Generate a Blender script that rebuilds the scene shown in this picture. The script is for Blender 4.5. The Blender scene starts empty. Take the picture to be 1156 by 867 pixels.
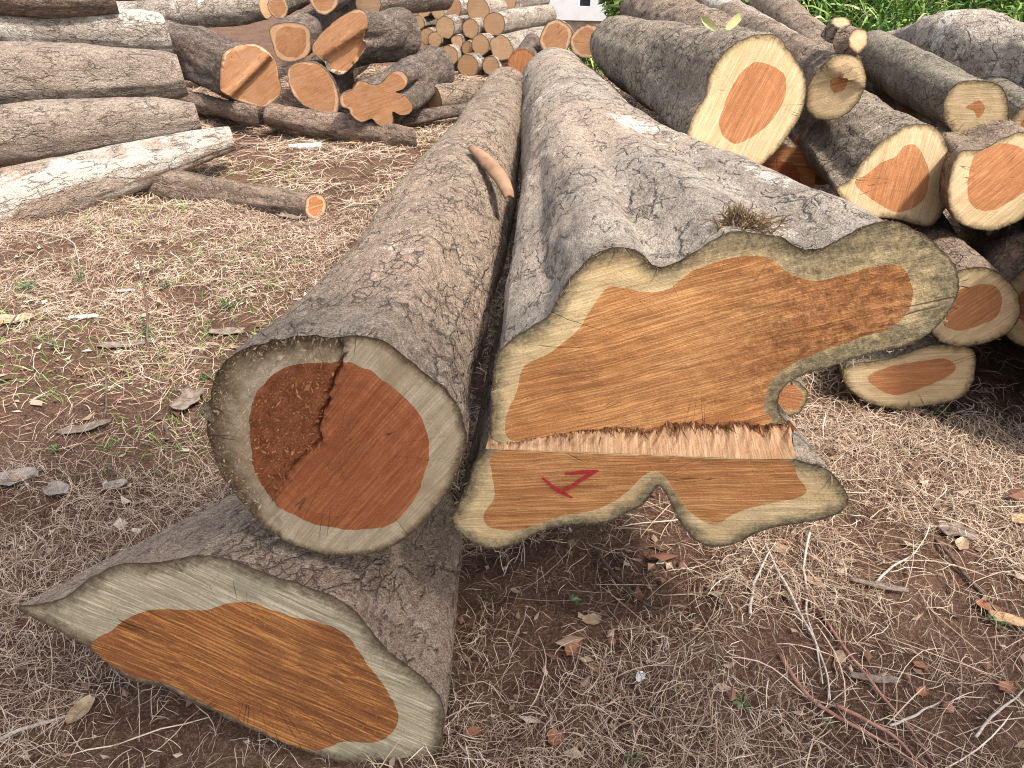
import bpy, math, random
import numpy as np
from mathutils import Vector, geometry
rng = np.random.default_rng(7)
random.seed(7)
scene = bpy.context.scene
COL = scene.collection

# ------------------------------------------------------------------ camera model (photo 1156 x 867)
PW, PH, F = 1156.0, 867.0, 868.0
CH, PITCH = 1.55, math.radians(30)
CT, ST = math.cos(PITCH), math.sin(PITCH)
CAM = np.array([0, 0, CH])
def ray(px, py):
    x = (px - PW/2)/F; yu = (PH/2 - py)/F
    return np.array([x, CT + yu*ST, -ST + yu*CT])
def P(px, py, t):
    return CAM + ray(px, py)*t
def on_plane(px, py, p0, n):
    d = ray(px, py)
    return CAM + d*(np.dot(p0 - CAM, n)/np.dot(d, n))
def nrm(v):
    v = np.asarray(v, float); return v/np.linalg.norm(v)

# ------------------------------------------------------------------ noise
def _h(ix, iy, iz, seed):
    n = (ix*374761393 + iy*668265263 + iz*1274126177 + seed*974711) & 0xffffffff
    n = ((n ^ (n >> 13))*1103515245) & 0xffffffff
    n = ((n ^ (n >> 16))*2246822519) & 0xffffffff
    return ((n ^ (n >> 15)) & 0xffff)/32767.5 - 1.0
def vnoise(p, seed=0):
    p = np.asarray(p, float); i = np.floor(p).astype(np.int64); f = p - i
    f = f*f*f*(f*(f*6 - 15) + 10); out = 0
    for dx in (0, 1):
        for dy in (0, 1):
            for dz in (0, 1):
                w = (f[..., 0] if dx else 1-f[..., 0])*(f[..., 1] if dy else 1-f[..., 1])*(f[..., 2] if dz else 1-f[..., 2])
                out = out + w*_h(i[..., 0]+dx, i[..., 1]+dy, i[..., 2]+dz, seed)
    return out
def fbm(p, octs=4, seed=0, gain=.5):
    p = np.asarray(p, float); a = 1; s = 0
    for k in range(octs):
        s = s + a*vnoise(p*2.03**k + 17.3*k, seed + k); a *= gain
    return s
def sstep(a, b, x):
    t = np.clip((x - a)/(b - a), 0, 1); return t*t*(3 - 2*t)

def gh(x, y):
    """height of the ground"""
    x = np.asarray(x, float); y = np.asarray(y, float)
    p = np.stack([x, y, 0*x], -1)
    h = .030*fbm(p*1.3, 3, 3) + .012*fbm(p*7, 3, 9)
    h = h*np.exp(-np.maximum(0, np.hypot(x, y) - 30)/40)
    h = h + .05*np.exp(-(((x-.62)/.30)**2 + ((y-1.42)/.22)**2))          # scuffed heap of red soil
    h = h - .03*np.exp(-(((x+.45)/.5)**2 + ((y-1.0)/.3)**2))              # hollow under the half log
    h = h + 1.1*sstep(5.6, 9.5, y - .15*x)*sstep(1.6, 4.5, x)             # bank behind the right pile
    return h
def G(px, py):
    p = P(px, py, 1); d = ray(px, py); t = CH/-d[2]
    for _ in range(4):
        q = CAM + d*t; t = (CH - float(gh(q[0], q[1])))/-d[2]
    return CAM + d*t

# ------------------------------------------------------------------ object helpers
def meta(o, label=None, cat=None, group=None, kind=None):
    if label: o['label'] = label
    if cat: o['category'] = cat
    if group: o['group'] = group
    if kind: o['kind'] = kind
    return o
def empty(name, loc):
    o = bpy.data.objects.new(name, None); o.location = loc; o.empty_display_size = .1
    COL.objects.link(o); return o
def mesh_obj(name, V, faces, mats, parent=None, origin=None, smooth=True, attrs=None, mat_idx=None):
    """faces: (n,3)/(n,4) array or list of arrays / list of tuples; V in world coordinates"""
    V = np.asarray(V, float)
    if parent is not None: origin = np.array(parent.location) if origin is None else origin
    if origin is None: origin = np.zeros(3)
    me = bpy.data.meshes.new(name)
    if not isinstance(faces, list): faces = [faces]
    if faces and isinstance(faces[0], (tuple,)):
        me.from_pydata((V - origin).tolist(), [], faces); nf = len(faces)
    else:
        faces = [np.asarray(f, np.int32) for f in faces if len(f)]
        loops = np.concatenate([f.ravel() for f in faces]); sizes = np.concatenate([np.full(len(f), f.shape[1], np.int32) for f in faces])
        starts = np.concatenate([[0], np.cumsum(sizes)[:-1]]).astype(np.int32); nf = len(sizes)
        me.vertices.add(len(V)); me.loops.add(len(loops)); me.polygons.add(nf)
        me.vertices.foreach_set('co', (V - origin).astype(np.float32).ravel())
        me.loops.foreach_set('vertex_index', loops.astype(np.int32))
        me.polygons.foreach_set('loop_start', starts); me.polygons.foreach_set('loop_total', sizes)
    me.update(calc_edges=True)
    for m in (mats if isinstance(mats, (list, tuple)) else [mats]): me.materials.append(m)
    if mat_idx is not None: me.polygons.foreach_set('material_index', np.asarray(mat_idx, np.int32))
    me.polygons.foreach_set('use_smooth', np.full(nf, smooth))
    for k, a in (attrs or {}).items():
        a = np.asarray(a, np.float32)
        if a.ndim == 1:
            at = me.attributes.new(k, 'FLOAT', 'POINT'); at.data.foreach_set('value', a)
        else:
            at = me.attributes.new(k, 'FLOAT_VECTOR', 'POINT'); at.data.foreach_set('vector', a.ravel())
    me.validate()
    o = bpy.data.objects.new(name, me); COL.objects.link(o)
    if parent is not None: o.parent = parent
    else: o.location = origin
    return o

# ------------------------------------------------------------------ node helpers
class NT:
    def __init__(s, name):
        s.m = bpy.data.materials.new(name); s.m.use_nodes = True; s.t = s.m.node_tree; s.t.nodes.clear()
        s.out = s.t.nodes.new('ShaderNodeOutputMaterial'); s.b = s.t.nodes.new('ShaderNodeBsdfPrincipled')
        s.t.links.new(s.b.outputs[0], s.out.inputs[0]); s.b.inputs['Specular IOR Level'].default_value = .25
    def L(s, v, inp):
        if isinstance(v, bpy.types.NodeSocket): s.t.links.new(v, inp)
        elif v is not None:
            if inp.type == 'RGBA' and len(v) == 3: v = (*v, 1)
            inp.default_value = v
    def attr(s, n, f=False):
        a = s.t.nodes.new('ShaderNodeAttribute'); a.attribute_name = n; return a.outputs['Fac' if f else 'Vector']
    def map(s, v, sc=(1, 1, 1), loc=(0, 0, 0), rot=(0, 0, 0)):
        n = s.t.nodes.new('ShaderNodeMapping'); s.L(v, n.inputs['Vector']); n.inputs['Scale'].default_value = sc
        n.inputs['Location'].default_value = loc; n.inputs['Rotation'].default_value = rot; return n.outputs[0]
    def noise(s, v, sc=5, det=4, rough=.55, dist=0, color=False):
        n = s.t.nodes.new('ShaderNodeTexNoise'); s.L(v, n.inputs['Vector']); n.inputs['Scale'].default_value = sc
        n.inputs['Detail'].default_value = det; n.inputs['Roughness'].default_value = rough; n.inputs['Distortion'].default_value = dist
        return n.outputs['Color' if color else 'Fac']
    def voro(s, v, sc=5, feat='F1', out='Distance'):
        n = s.t.nodes.new('ShaderNodeTexVoronoi'); n.feature = feat; s.L(v, n.inputs['Vector']); n.inputs['Scale'].default_value = sc; return n.outputs[out]
    def math(s, op, a, b=None, c=None, clamp=False):
        n = s.t.nodes.new('ShaderNodeMath'); n.operation = op; n.use_clamp = clamp
        for i, v in enumerate((a, b, c)):
            if v is not None: s.L(v, n.inputs[i])
        return n.outputs[0]
    def rng(s, v, a, b, c=0., d=1., smooth=True):
        n = s.t.nodes.new('ShaderNodeMapRange'); n.interpolation_type = 'SMOOTHSTEP' if smooth else 'LINEAR'
        for k, x in zip(('Value', 'From Min', 'From Max', 'To Min', 'To Max'), (v, a, b, c, d)): s.L(x, n.inputs[k])
        return n.outputs[0]
    def mix(s, f, a, b, mode='MIX'):
        n = s.t.nodes.new('ShaderNodeMix'); n.data_type = 'RGBA'; n.blend_type = mode; n.clamp_factor = True
        s.L(f, n.inputs[0]); s.L(a, n.inputs[6]); s.L(b, n.inputs[7]); return n.outputs[2]
    def ramp(s, v, stops):
        n = s.t.nodes.new('ShaderNodeValToRGB'); s.L(v, n.inputs[0]); e = n.color_ramp.elements
        while len(e) < len(stops): e.new(.5)
        for k, (p, c) in enumerate(stops): e[k].position = p; e[k].color = (*c, 1)
        return n.outputs[0]
    def vadd(s, a, b):
        n = s.t.nodes.new('ShaderNodeVectorMath'); n.operation = 'ADD'; s.L(a, n.inputs[0]); s.L(b, n.inputs[1]); return n.outputs[0]
    def vscale(s, a, k):
        n = s.t.nodes.new('ShaderNodeVectorMath'); n.operation = 'SCALE'; s.L(a, n.inputs[0]); n.inputs['Scale'].default_value = k; return n.outputs[0]
    def done(s, col, h=None, strength=.6, dist=.01, rough=.9):
        s.L(col, s.b.inputs['Base Color']); s.L(rough, s.b.inputs['Roughness'])
        if h is not None:
            b = s.t.nodes.new('ShaderNodeBump'); b.inputs['Strength'].default_value = strength; b.inputs['Distance'].default_value = dist
            s.L(h, b.inputs['Height']); s.t.links.new(b.outputs[0], s.b.inputs['Normal'])
        return s.m

def bark_mat(name, dark, mid, light, patch=(.6, .57, .52), patch_at=.62, dust=(.42, .31, .24), dust_amt=.5, crack=.7, zs=.45, bump=1., furrow=0., scaly=1., cs_=13):
    lift = lambda q, k: tuple(min(.88, x*k*w) for x, w in zip(q, (1.03, 1., .95)))
    dark, mid, light, dust, patch = lift(dark, 1.3), lift(mid, 1.45), lift(light, 1.45), lift(dust, 1.35), lift(patch, 1.15)
    n = NT(name); co = n.attr('bc'); cs = n.map(co, (1, 1, zs))
    w_a = n.vadd(n.noise(co, 9, 4, .6, color=True), (-.5, -.5, -.5)); w_b = n.vadd(n.noise(co, 45, 3, .6, color=True), (-.5, -.5, -.5))
    warp = n.vadd(n.vadd(cs, n.vscale(w_a, .11)), n.vscale(w_b, .030))
    a = n.noise(cs, 7, 9, .68, .3)
    c = n.ramp(a, [(.30, dark), (.48, mid), (.70, light)])
    c = n.mix(n.math('MULTIPLY', n.rng(n.noise(co, 1.7, 5, .6), .42, .62), dust_amt), c, dust)
    # scales of bark: every cell its own height and tone, in two sizes
    v1 = n.voro(n.map(warp, (1, 1, .8)), 46, 'F1', 'Color'); v2 = n.voro(n.map(warp, (1.1, 1, .7), (4, 2, 1)), 118, 'F1', 'Color'); d2 = n.voro(n.map(warp, (1.1, 1, .7), (4, 2, 1)), 118)
    g1 = n.math('MULTIPLY', v1, 1.); g2 = n.math('MULTIPLY', v2, 1.)
    fine = n.noise(n.map(co, (1, 1, .5)), 80, 6, .75); grit = n.noise(n.map(co, (1, 1, .7)), 330, 3, .75)
    c = n.mix(n.rng(g1, .1, .75, .42*scaly, 0), c, dark); c = n.mix(n.rng(g2, .0, .5, .62*scaly, 0), c, n.mix(.75, c, tuple(x*.7 for x in dark))); c = n.mix(n.rng(g2, .6, 1., 0, .5*scaly), c, light)
    c = n.mix(n.rng(fine, .38, .53, .7, 0), c, n.mix(.75, c, tuple(x*.6 for x in dark)))
    c = n.mix(n.rng(grit, .38, .52, .75, 0), c, n.mix(.75, c, tuple(x*.5 for x in dark))); c = n.mix(n.rng(grit, .54, .66, 0, .6), c, light)
    pm = n.rng(n.math('ADD', n.noise(cs, 3.2, 12, .72, .6), n.math('MULTIPLY', n.math('SUBTRACT', g2, .5), .05)), patch_at, patch_at + .04)
    speck = n.rng(n.noise(co, 38, 5, .7), .60, .66)
    pm2 = n.math('MAXIMUM', pm, n.math('MULTIPLY', speck, n.rng(n.noise(co, 2.6, 3), .45, .6, 0, .5)))
    c = n.mix(n.math('MULTIPLY', n.math('MULTIPLY', pm2, n.rng(grit, .40, .52, .35, 1)), .8), c, patch)
    # fissures: pieces of cell borders
    wc = n.vadd(n.vadd(cs, n.vscale(w_a, .045)), n.vscale(w_b, .016))
    e1 = n.voro(n.map(wc, (1, 1, .7)), cs_, 'DISTANCE_TO_EDGE'); e2 = n.voro(n.map(wc, (1, 1, .8), (7, 3, 2)), cs_*2.3, 'DISTANCE_TO_EDGE')
    m1 = n.rng(n.noise(co, 6, 4, .6), .50, .57); m2 = n.rng(n.noise(n.map(co, (1, 1, 1), (5, 2, 1)), 9, 3, .6), .50, .58)
    k = n.math('MAXIMUM', n.math('MULTIPLY', n.rng(e1, .0, .05, 1, 0), m1), n.math('MULTIPLY', n.rng(e2, .0, .07, 1, 0), m2))
    c = n.mix(n.math('MULTIPLY', k, crack), c, tuple(x*.30 for x in dark))
    h = n.math('ADD', n.math('MULTIPLY', a, .8), n.math('ADD', n.math('MULTIPLY', fine, .55), n.math('MULTIPLY', grit, .32)))
    h = n.math('ADD', h, n.math('MULTIPLY', n.math('ADD', n.math('MULTIPLY', g1, .60), n.math('MULTIPLY', g2, .32)), scaly))
    h = n.math('SUBTRACT', h, n.math('MULTIPLY', d2, .5*scaly)); h = n.math('SUBTRACT', h, n.math('MULTIPLY', k, 1.3)); h = n.math('ADD', h, n.math('MULTIPLY', n.math('MULTIPLY', n.voro(n.map(wc, (1, 1, .7)), cs_, 'F1', 'Color'), m1), .7*scaly))
    if furrow:
        fu = n.noise(n.map(warp, (1, 1, .16)), 26, 4, .6, .3); fm = n.rng(fu, .36, .58)
        h = n.math('ADD', h, n.math('MULTIPLY', fm, furrow)); c = n.mix(n.math('MULTIPLY', n.math('SUBTRACT', 1., fm), .55), c, tuple(x*.5 for x in dark))
    return n.done(c, h, bump, .016, .95)

def wood_mat(name, ca, cb, cc, edge=None, edge_w=.02, streak=1., kind='heart', rough_saw=.6, blot=None, blot_amt=.7, checks=.7, ring=.25):
    """sawn end grain: ca / cb / cc = deep, main and pale wood; 'gc' runs along the saw strokes in x"""
    n = NT(name); g = n.attr('gc'); de = n.attr('de', True); pd = n.attr('pd'); mo = n.attr('mo', True)
    wob = n.vadd(g, n.vscale(n.noise(g, 2.2, 2, color=True), .035))
    s1 = n.noise(n.map(wob, (.05, 1, 1)), 70, 7, .72)
    s2 = n.noise(n.map(wob, (.022, 1, 1)), 260, 4, .7)
    s3 = n.noise(n.map(wob, (.03, 1, 1), (3, 8, 1)), 95, 3, .6)
    big = n.noise(n.map(g, (.6, 1, 1)), 5, 6, .65, .5)
    c = n.ramp(n.math('ADD', n.math('MULTIPLY', s1, .5*streak), n.math('ADD', n.math('MULTIPLY', big, .5), .5 - .25*streak - .25)), [(.30, ca), (.5, cb), (.70, cc)])
    c = n.mix(n.rng(s2, .44, .58, .55*streak, 0), c, ca); c = n.mix(n.rng(s3, .38, .46, .35*streak, 0), c, tuple(x*.65 for x in ca)); c = n.mix(n.rng(s2, .54, .66, 0, .55*streak), c, cc)
    rg = n.noise(n.math('ADD', n.math('MULTIPLY', de, 1.), n.math('MULTIPLY', n.noise(g, 9, 3), .03)), 130, 2, .6)
    c = n.mix(n.rng(rg, .40, .60, ring, 0), c, ca)
    pores = n.rng(n.noise(n.map(g, (.6, 1, 1)), 300, 3, .7), .58, .66)
    c = n.mix(n.math('MULTIPLY', pores, .55), c, tuple(x*.45 for x in ca))
    c = n.mix(n.rng(n.noise(g, 160, 3, .7), .58, .68, 0, .45), c, cc)
    c = n.mix(n.attr('tn', True), c, (.66, .58, .50), 'MULTIPLY')
    if blot is not None:
        c = n.mix(n.rng(n.noise(g, 6, 8, .72, .4), .48, .64, 0, blot_amt), c, blot)
    # drying checks run out from the pith
    rd = n.noise(n.vadd(n.map(pd, (1, 1, .9)), n.vscale(n.noise(g, 25, 3, color=True), .012)), 5.5, 0, .5)
    ck = n.math('MULTIPLY', n.rng(n.math('ABSOLUTE', n.math('SUBTRACT', rd, .5)), 0, .012, 1, 0), n.rng(n.noise(g, 8, 3), .50, .60))
    c = n.mix(n.math('MULTIPLY', ck, checks), c, tuple(x*.25 for x in ca))
    if edge is not None:
        wd_ = n.math('ADD', 1., n.math('MULTIPLY', mo, 2.6)); jn = n.math('SUBTRACT', n.noise(g, 20, 9, .80), .5)
        jit = n.math('ADD', n.math('DIVIDE', de, wd_), n.math('MULTIPLY', jn, edge_w*4.2))
        c = n.mix(n.rng(jit, edge_w*.1, edge_w*1.9, .95, 0), c, n.mix(n.rng(n.noise(g, 70, 6, .75), .40, .58), edge, tuple(x*.45 for x in edge)))
        c = n.mix(n.rng(n.math('ADD', de, n.math('MULTIPLY', n.math('SUBTRACT', n.noise(g, 60, 4), .5), .014)), .001, .007, .9, 0), c, (.055, .036, .022))
    else:
        c = n.mix(n.math('MULTIPLY', mo, n.rng(n.noise(g, 40, 6, .75), .36, .58, .95, .35)), c, tuple(x*.55 for x in ca))
    h = n.math('ADD', n.math('MULTIPLY', s1, .5), n.math('ADD', n.math('MULTIPLY', s2, .45), n.math('MULTIPLY', n.noise(g, 150, 4, .7), .4)))
    h = n.math('SUBTRACT', n.math('ADD', h, n.math('MULTIPLY', mo, n.math('MULTIPLY', n.noise(g, 70, 4, .7), 1.2))), n.math('MULTIPLY', ck, .8))
    return n.done(c, h, rough_saw, .006, .8)

def plain_mat(name, c1, c2, sc=20, rough=.85, bump=.3, use='Object', dist=.004):
    n = NT(name); tc = n.t.nodes.new('ShaderNodeTexCoord'); a = n.noise(tc.outputs[use], sc, 5, .6)
    return n.done(n.mix(n.rng(a, .35, .65), c1, c2), a, bump, dist, rough)

BARK = {
 'grey':  bark_mat('bark_grey_brown', (.13, .095, .070), (.29, .225, .172), (.42, .34, .27), patch=(.54, .48, .42), patch_at=.66, dust=(.37, .265, .20), dust_amt=.85, zs=.8, crack=.42),
 'ash':   bark_mat('bark_ash_grey', (.14, .11, .09), (.31, .265, .225), (.44, .385, .33), patch=(.72, .68, .62), patch_at=.575, dust=(.43, .325, .25), dust_amt=.75, crack=.34, zs=.5, scaly=.6, cs_=10),
 'half':  bark_mat('bark_half_log', (.18, .13, .098), (.33, .25, .195), (.46, .37, .295), patch=(.66, .62, .55), patch_at=.63, dust=(.40, .30, .23), dust_amt=.4, zs=.4, crack=.4),
 'brown': bark_mat('bark_brown', (.10, .07, .052), (.26, .19, .14), (.40, .32, .25), patch=(.52, .46, .38), patch_at=.66, dust=(.33, .25, .19), dust_amt=.4, zs=.7, crack=.6),
 'mottle': bark_mat('bark_mottled', (.085, .068, .052), (.27, .215, .165), (.46, .385, .31), patch=(.62, .58, .50), patch_at=.60, dust=(.28, .23, .18), dust_amt=.3, zs=.8, crack=.7),
 'olive': bark_mat('bark_olive', (.09, .078, .058), (.21, .18, .14), (.34, .295, .235), patch=(.5, .46, .38), patch_at=.66, dust=(.34, .295, .215), dust_amt=.4, zs=.6, crack=.4),
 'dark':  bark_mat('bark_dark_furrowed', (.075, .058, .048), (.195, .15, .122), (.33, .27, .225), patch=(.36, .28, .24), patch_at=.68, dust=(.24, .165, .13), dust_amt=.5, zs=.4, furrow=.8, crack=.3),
 'redbrown': bark_mat('bark_red_brown', (.13, .09, .068), (.28, .205, .16), (.41, .315, .25), patch=(.45, .36, .3), patch_at=.7, dust=(.28, .18, .14), dust_amt=.4, zs=.3, furrow=.5, crack=.3),
 'smooth': bark_mat('bark_smooth_tan', (.14, .105, .083), (.28, .225, .185), (.39, .33, .28), patch=(.55, .46, .40), patch_at=.64, dust=(.31, .235, .185), dust_amt=.5, zs=.35, crack=.2),
 'white': bark_mat('bark_white_lichen', (.16, .115, .09), (.29, .24, .195), (.42, .375, .33), patch=(.54, .52, .475), patch_at=.50, dust=(.32, .215, .16), dust_amt=.8, zs=.4, crack=.12, scaly=.6),
 'pale':  bark_mat('bark_pale', (.17, .135, .11), (.31, .265, .225), (.43, .385, .335), patch=(.64, .60, .54), patch_at=.55, dust=(.44, .36, .3), dust_amt=.4, zs=.5, crack=.4),
}
OLD_SAP = (.28, .21, .13), (.47, .37, .24), (.60, .495, .355)
W = {
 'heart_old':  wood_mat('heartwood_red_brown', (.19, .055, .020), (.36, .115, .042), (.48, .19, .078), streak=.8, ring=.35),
 'sap_old':    wood_mat('sapwood_weathered', *OLD_SAP, edge=(.16, .10, .052), edge_w=.012, streak=.8, blot=(.30, .215, .125)),
 'heart_big':  wood_mat('heartwood_orange', (.26, .098, .032), (.52, .235, .083), (.66, .37, .155), streak=1.05, ring=.12, checks=.4),
 'sap_big':    wood_mat('sapwood_mossy_edge', (.42, .29, .14), (.64, .47, .25), (.74, .59, .35), edge=(.22, .175, .10), edge_w=.021, streak=.8, blot=(.48, .33, .16)),
 'heart_half': wood_mat('heartwood_streaked', (.13, .042, .013), (.35, .128, .034), (.54, .255, .078), streak=1.3, rough_saw=.9, ring=.0, checks=.4, blot=(.17, .062, .02), blot_amt=.5),
 'sap_half':   wood_mat('sapwood_grey', (.25, .20, .125), (.42, .345, .225), (.56, .475, .335), edge=(.15, .105, .06), edge_w=.02, streak=1.4, blot=(.22, .195, .125), ring=0.),
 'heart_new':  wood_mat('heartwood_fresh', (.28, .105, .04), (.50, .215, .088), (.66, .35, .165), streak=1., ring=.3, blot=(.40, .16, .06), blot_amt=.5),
 'sap_new':    wood_mat('sapwood_fresh', (.42, .275, .135), (.655, .48, .28), (.78, .64, .43), edge=(.25, .18, .085), edge_w=.015, streak=.9, ring=.3, blot=(.40, .31, .15), blot_amt=.55),
 'heart_far':  wood_mat('heartwood_tan', (.28, .125, .055), (.47, .235, .115), (.62, .37, .20), streak=.9, ring=.3, blot=(.34, .185, .10)),
 'sap_far':    wood_mat('sapwood_pinkish', (.44, .25, .14), (.62, .40, .25), (.74, .54, .37), edge=(.26, .16, .09), edge_w=.010, streak=.6, ring=.3),
 'cut_pale':   wood_mat('cut_end_pale', (.44, .25, .13), (.64, .41, .235), (.74, .54, .35), edge=(.22, .135, .08), edge_w=.009, streak=.6, ring=.4, blot=(.42, .255, .145)),
 'torn':       wood_mat('torn_wood_fibre', (.30, .15, .07), (.50, .30, .165), (.62, .42, .26), streak=1., rough_saw=.8, checks=0., ring=0.),
}

# ------------------------------------------------------------------ outlines
def spline(pts, closed=True, step=3.0):
    pts = np.asarray(pts, float); n = len(pts); out = []
    idx = range(n if closed else n-1)
    for i in idx:
        if closed: p0, p1, p2, p3 = pts[i-1], pts[i], pts[(i+1) % n], pts[(i+2) % n]
        else: p0, p1, p2, p3 = pts[max(i-1, 0)], pts[i], pts[i+1], pts[min(i+2, n-1)]
        k = max(2, int(np.linalg.norm(p2 - p1)/step))
        for t in np.arange(k)/k:
            out.append(.5*((2*p1) + (-p0+p2)*t + (2*p0-5*p1+4*p2-p3)*t*t + (-p0+3*p1-3*p2+p3)*t**3))
    if not closed: out.append(pts[-1])
    return np.array(out)
def resample(pts, n, closed=True):
    pts = np.asarray(pts, float); q = np.vstack([pts, pts[:1]]) if closed else pts
    d = np.concatenate([[0], np.cumsum(np.linalg.norm(np.diff(q, axis=0), axis=1))])
    s = np.linspace(0, d[-1], n + (1 if closed else 0)); s = s[:-1] if closed else s
    return np.stack([np.interp(s, d, q[:, k]) for k in range(q.shape[1])], 1)
def inside(poly, pts):
    x, y = pts[:, 0], pts[:, 1]; r = np.zeros(len(pts), bool)
    a = poly; b = np.roll(poly, -1, 0)
    for (x1, y1), (x2, y2) in zip(a, b):
        if y1 == y2: continue
        c = ((y1 > y) != (y2 > y)) & (x < (x2-x1)*(y-y1)/(y2-y1) + x1); r ^= c
    return r
def dist_poly(poly, pts, closed=True):
    a = poly if closed else poly[:-1]; b = np.roll(poly, -1, 0) if closed else poly[1:]; best = np.full(len(pts), 1e9)
    for p, q in zip(a, b):
        d = q - p; t = np.clip(((pts - p)@d)/max(d@d, 1e-12), 0, 1)
        best = np.minimum(best, np.linalg.norm(pts - p - t[:, None]*d, axis=1))
    return best

def face_meshes(parent, loop3, heart3, p0, n, mats, grain=0., h=.012, height=None, names=('sapwood', 'heartwood', 'cut_face'), edge_loop3=None, moss=None, extra=None):
    """triangulated cut end between the outline and the heartwood outline; n points out of the wood"""
    e1 = np.cross([0, 0, 1], n); e1 = nrm(e1); e2 = np.cross(n, e1)
    to2 = lambda p: np.stack([(p - p0)@e1, (p - p0)@e2], 1)
    O = to2(loop3); H = to2(heart3) if heart3 is not None else None
    lo, hi = O.min(0), O.max(0)
    gx, gy = np.meshgrid(np.arange(lo[0], hi[0], h), np.arange(lo[1], hi[1], h))
    g = np.stack([gx.ravel(), gy.ravel()], 1) + rng.uniform(-.35, .35, (gx.size, 2))*h
    g = g[inside(O, g)]; g = g[dist_poly(O, g) > .5*h]
    if H is not None: g = g[dist_poly(H, g) > .5*h]
    if extra is not None:
        x2 = to2(extra); x2 = x2[inside(O, x2) & (dist_poly(O, x2) > .004) & (dist_poly(H, x2) > .003)]; g = g[np.array([np.min(np.hypot(*(x2 - q).T)) > .006 for q in g])]; g = np.vstack([g, x2])
    pts = [O]; edges = [(i, (i+1) % len(O)) for i in range(len(O))]
    if H is not None:
        k = len(O); pts.append(H); edges += [(k+i, k+(i+1) % len(H)) for i in range(len(H))]
    pts.append(g); A = np.vstack(pts)
    r = geometry.delaunay_2d_cdt([Vector(p) for p in A], edges, [], 1, 1e-6)
    V2 = np.array([tuple(v) for v in r[0]]); T = np.array([f for f in r[2] if len(f) == 3])
    cen = V2[T].mean(1); a = V2[T]
    area = np.cross(a[:, 1]-a[:, 0], a[:, 2]-a[:, 0]); T[area < 0] = T[area < 0][:, ::-1]
    keep = inside(O, cen); T = T[keep]; cen = cen[keep]
    de = dist_poly(to2(edge_loop3) if edge_loop3 is not None else O, V2, closed=edge_loop3 is None)
    hh = .0012*fbm(np.c_[V2*40, np.zeros(len(V2))], 3, 5)
    if height is not None: hh = hh + height(V2)
    hh = hh*sstep(0, .008, de)
    V3 = p0 + V2[:, :1]*e1 + V2[:, 1:]*e2 + hh[:, None]*n
    mo = np.zeros(len(V2)) if moss is None else moss(V3)
    pith = H.mean(0) if H is not None else O.mean(0); pr = V2 - pith; rl = np.linalg.norm(pr, axis=1) + 1e-6; pd = np.stack([pr[:, 0]/rl + p0[0], pr[:, 1]/rl + p0[1], rl*.25], 1)
    ca, sa = math.cos(grain), math.sin(grain); off = rng.uniform(0, 20, 2)
    gc = np.stack([V2[:, 0]*ca + V2[:, 1]*sa + off[0], -V2[:, 0]*sa + V2[:, 1]*ca + off[1], np.zeros(len(V2))], 1)
    tn = rng.random()**1.5*(.9 if len(loop3) < 170 else 0.)
    def part(name, sel, m):
        t = T[sel]; u, inv = np.unique(t, return_inverse=True)
        return mesh_obj(name, V3[u], inv.reshape(t.shape), m, parent, attrs={'gc': gc[u], 'de': de[u], 'mo': mo[u], 'pd': pd[u], 'tn': np.full(len(u), tn)})
    if H is not None:
        ih = inside(H, cen)
        return part(names[0], ~ih, mats[0]), part(names[1], ih, mats[1])
    return (part(names[2], np.ones(len(T), bool), mats[0]),)

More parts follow.
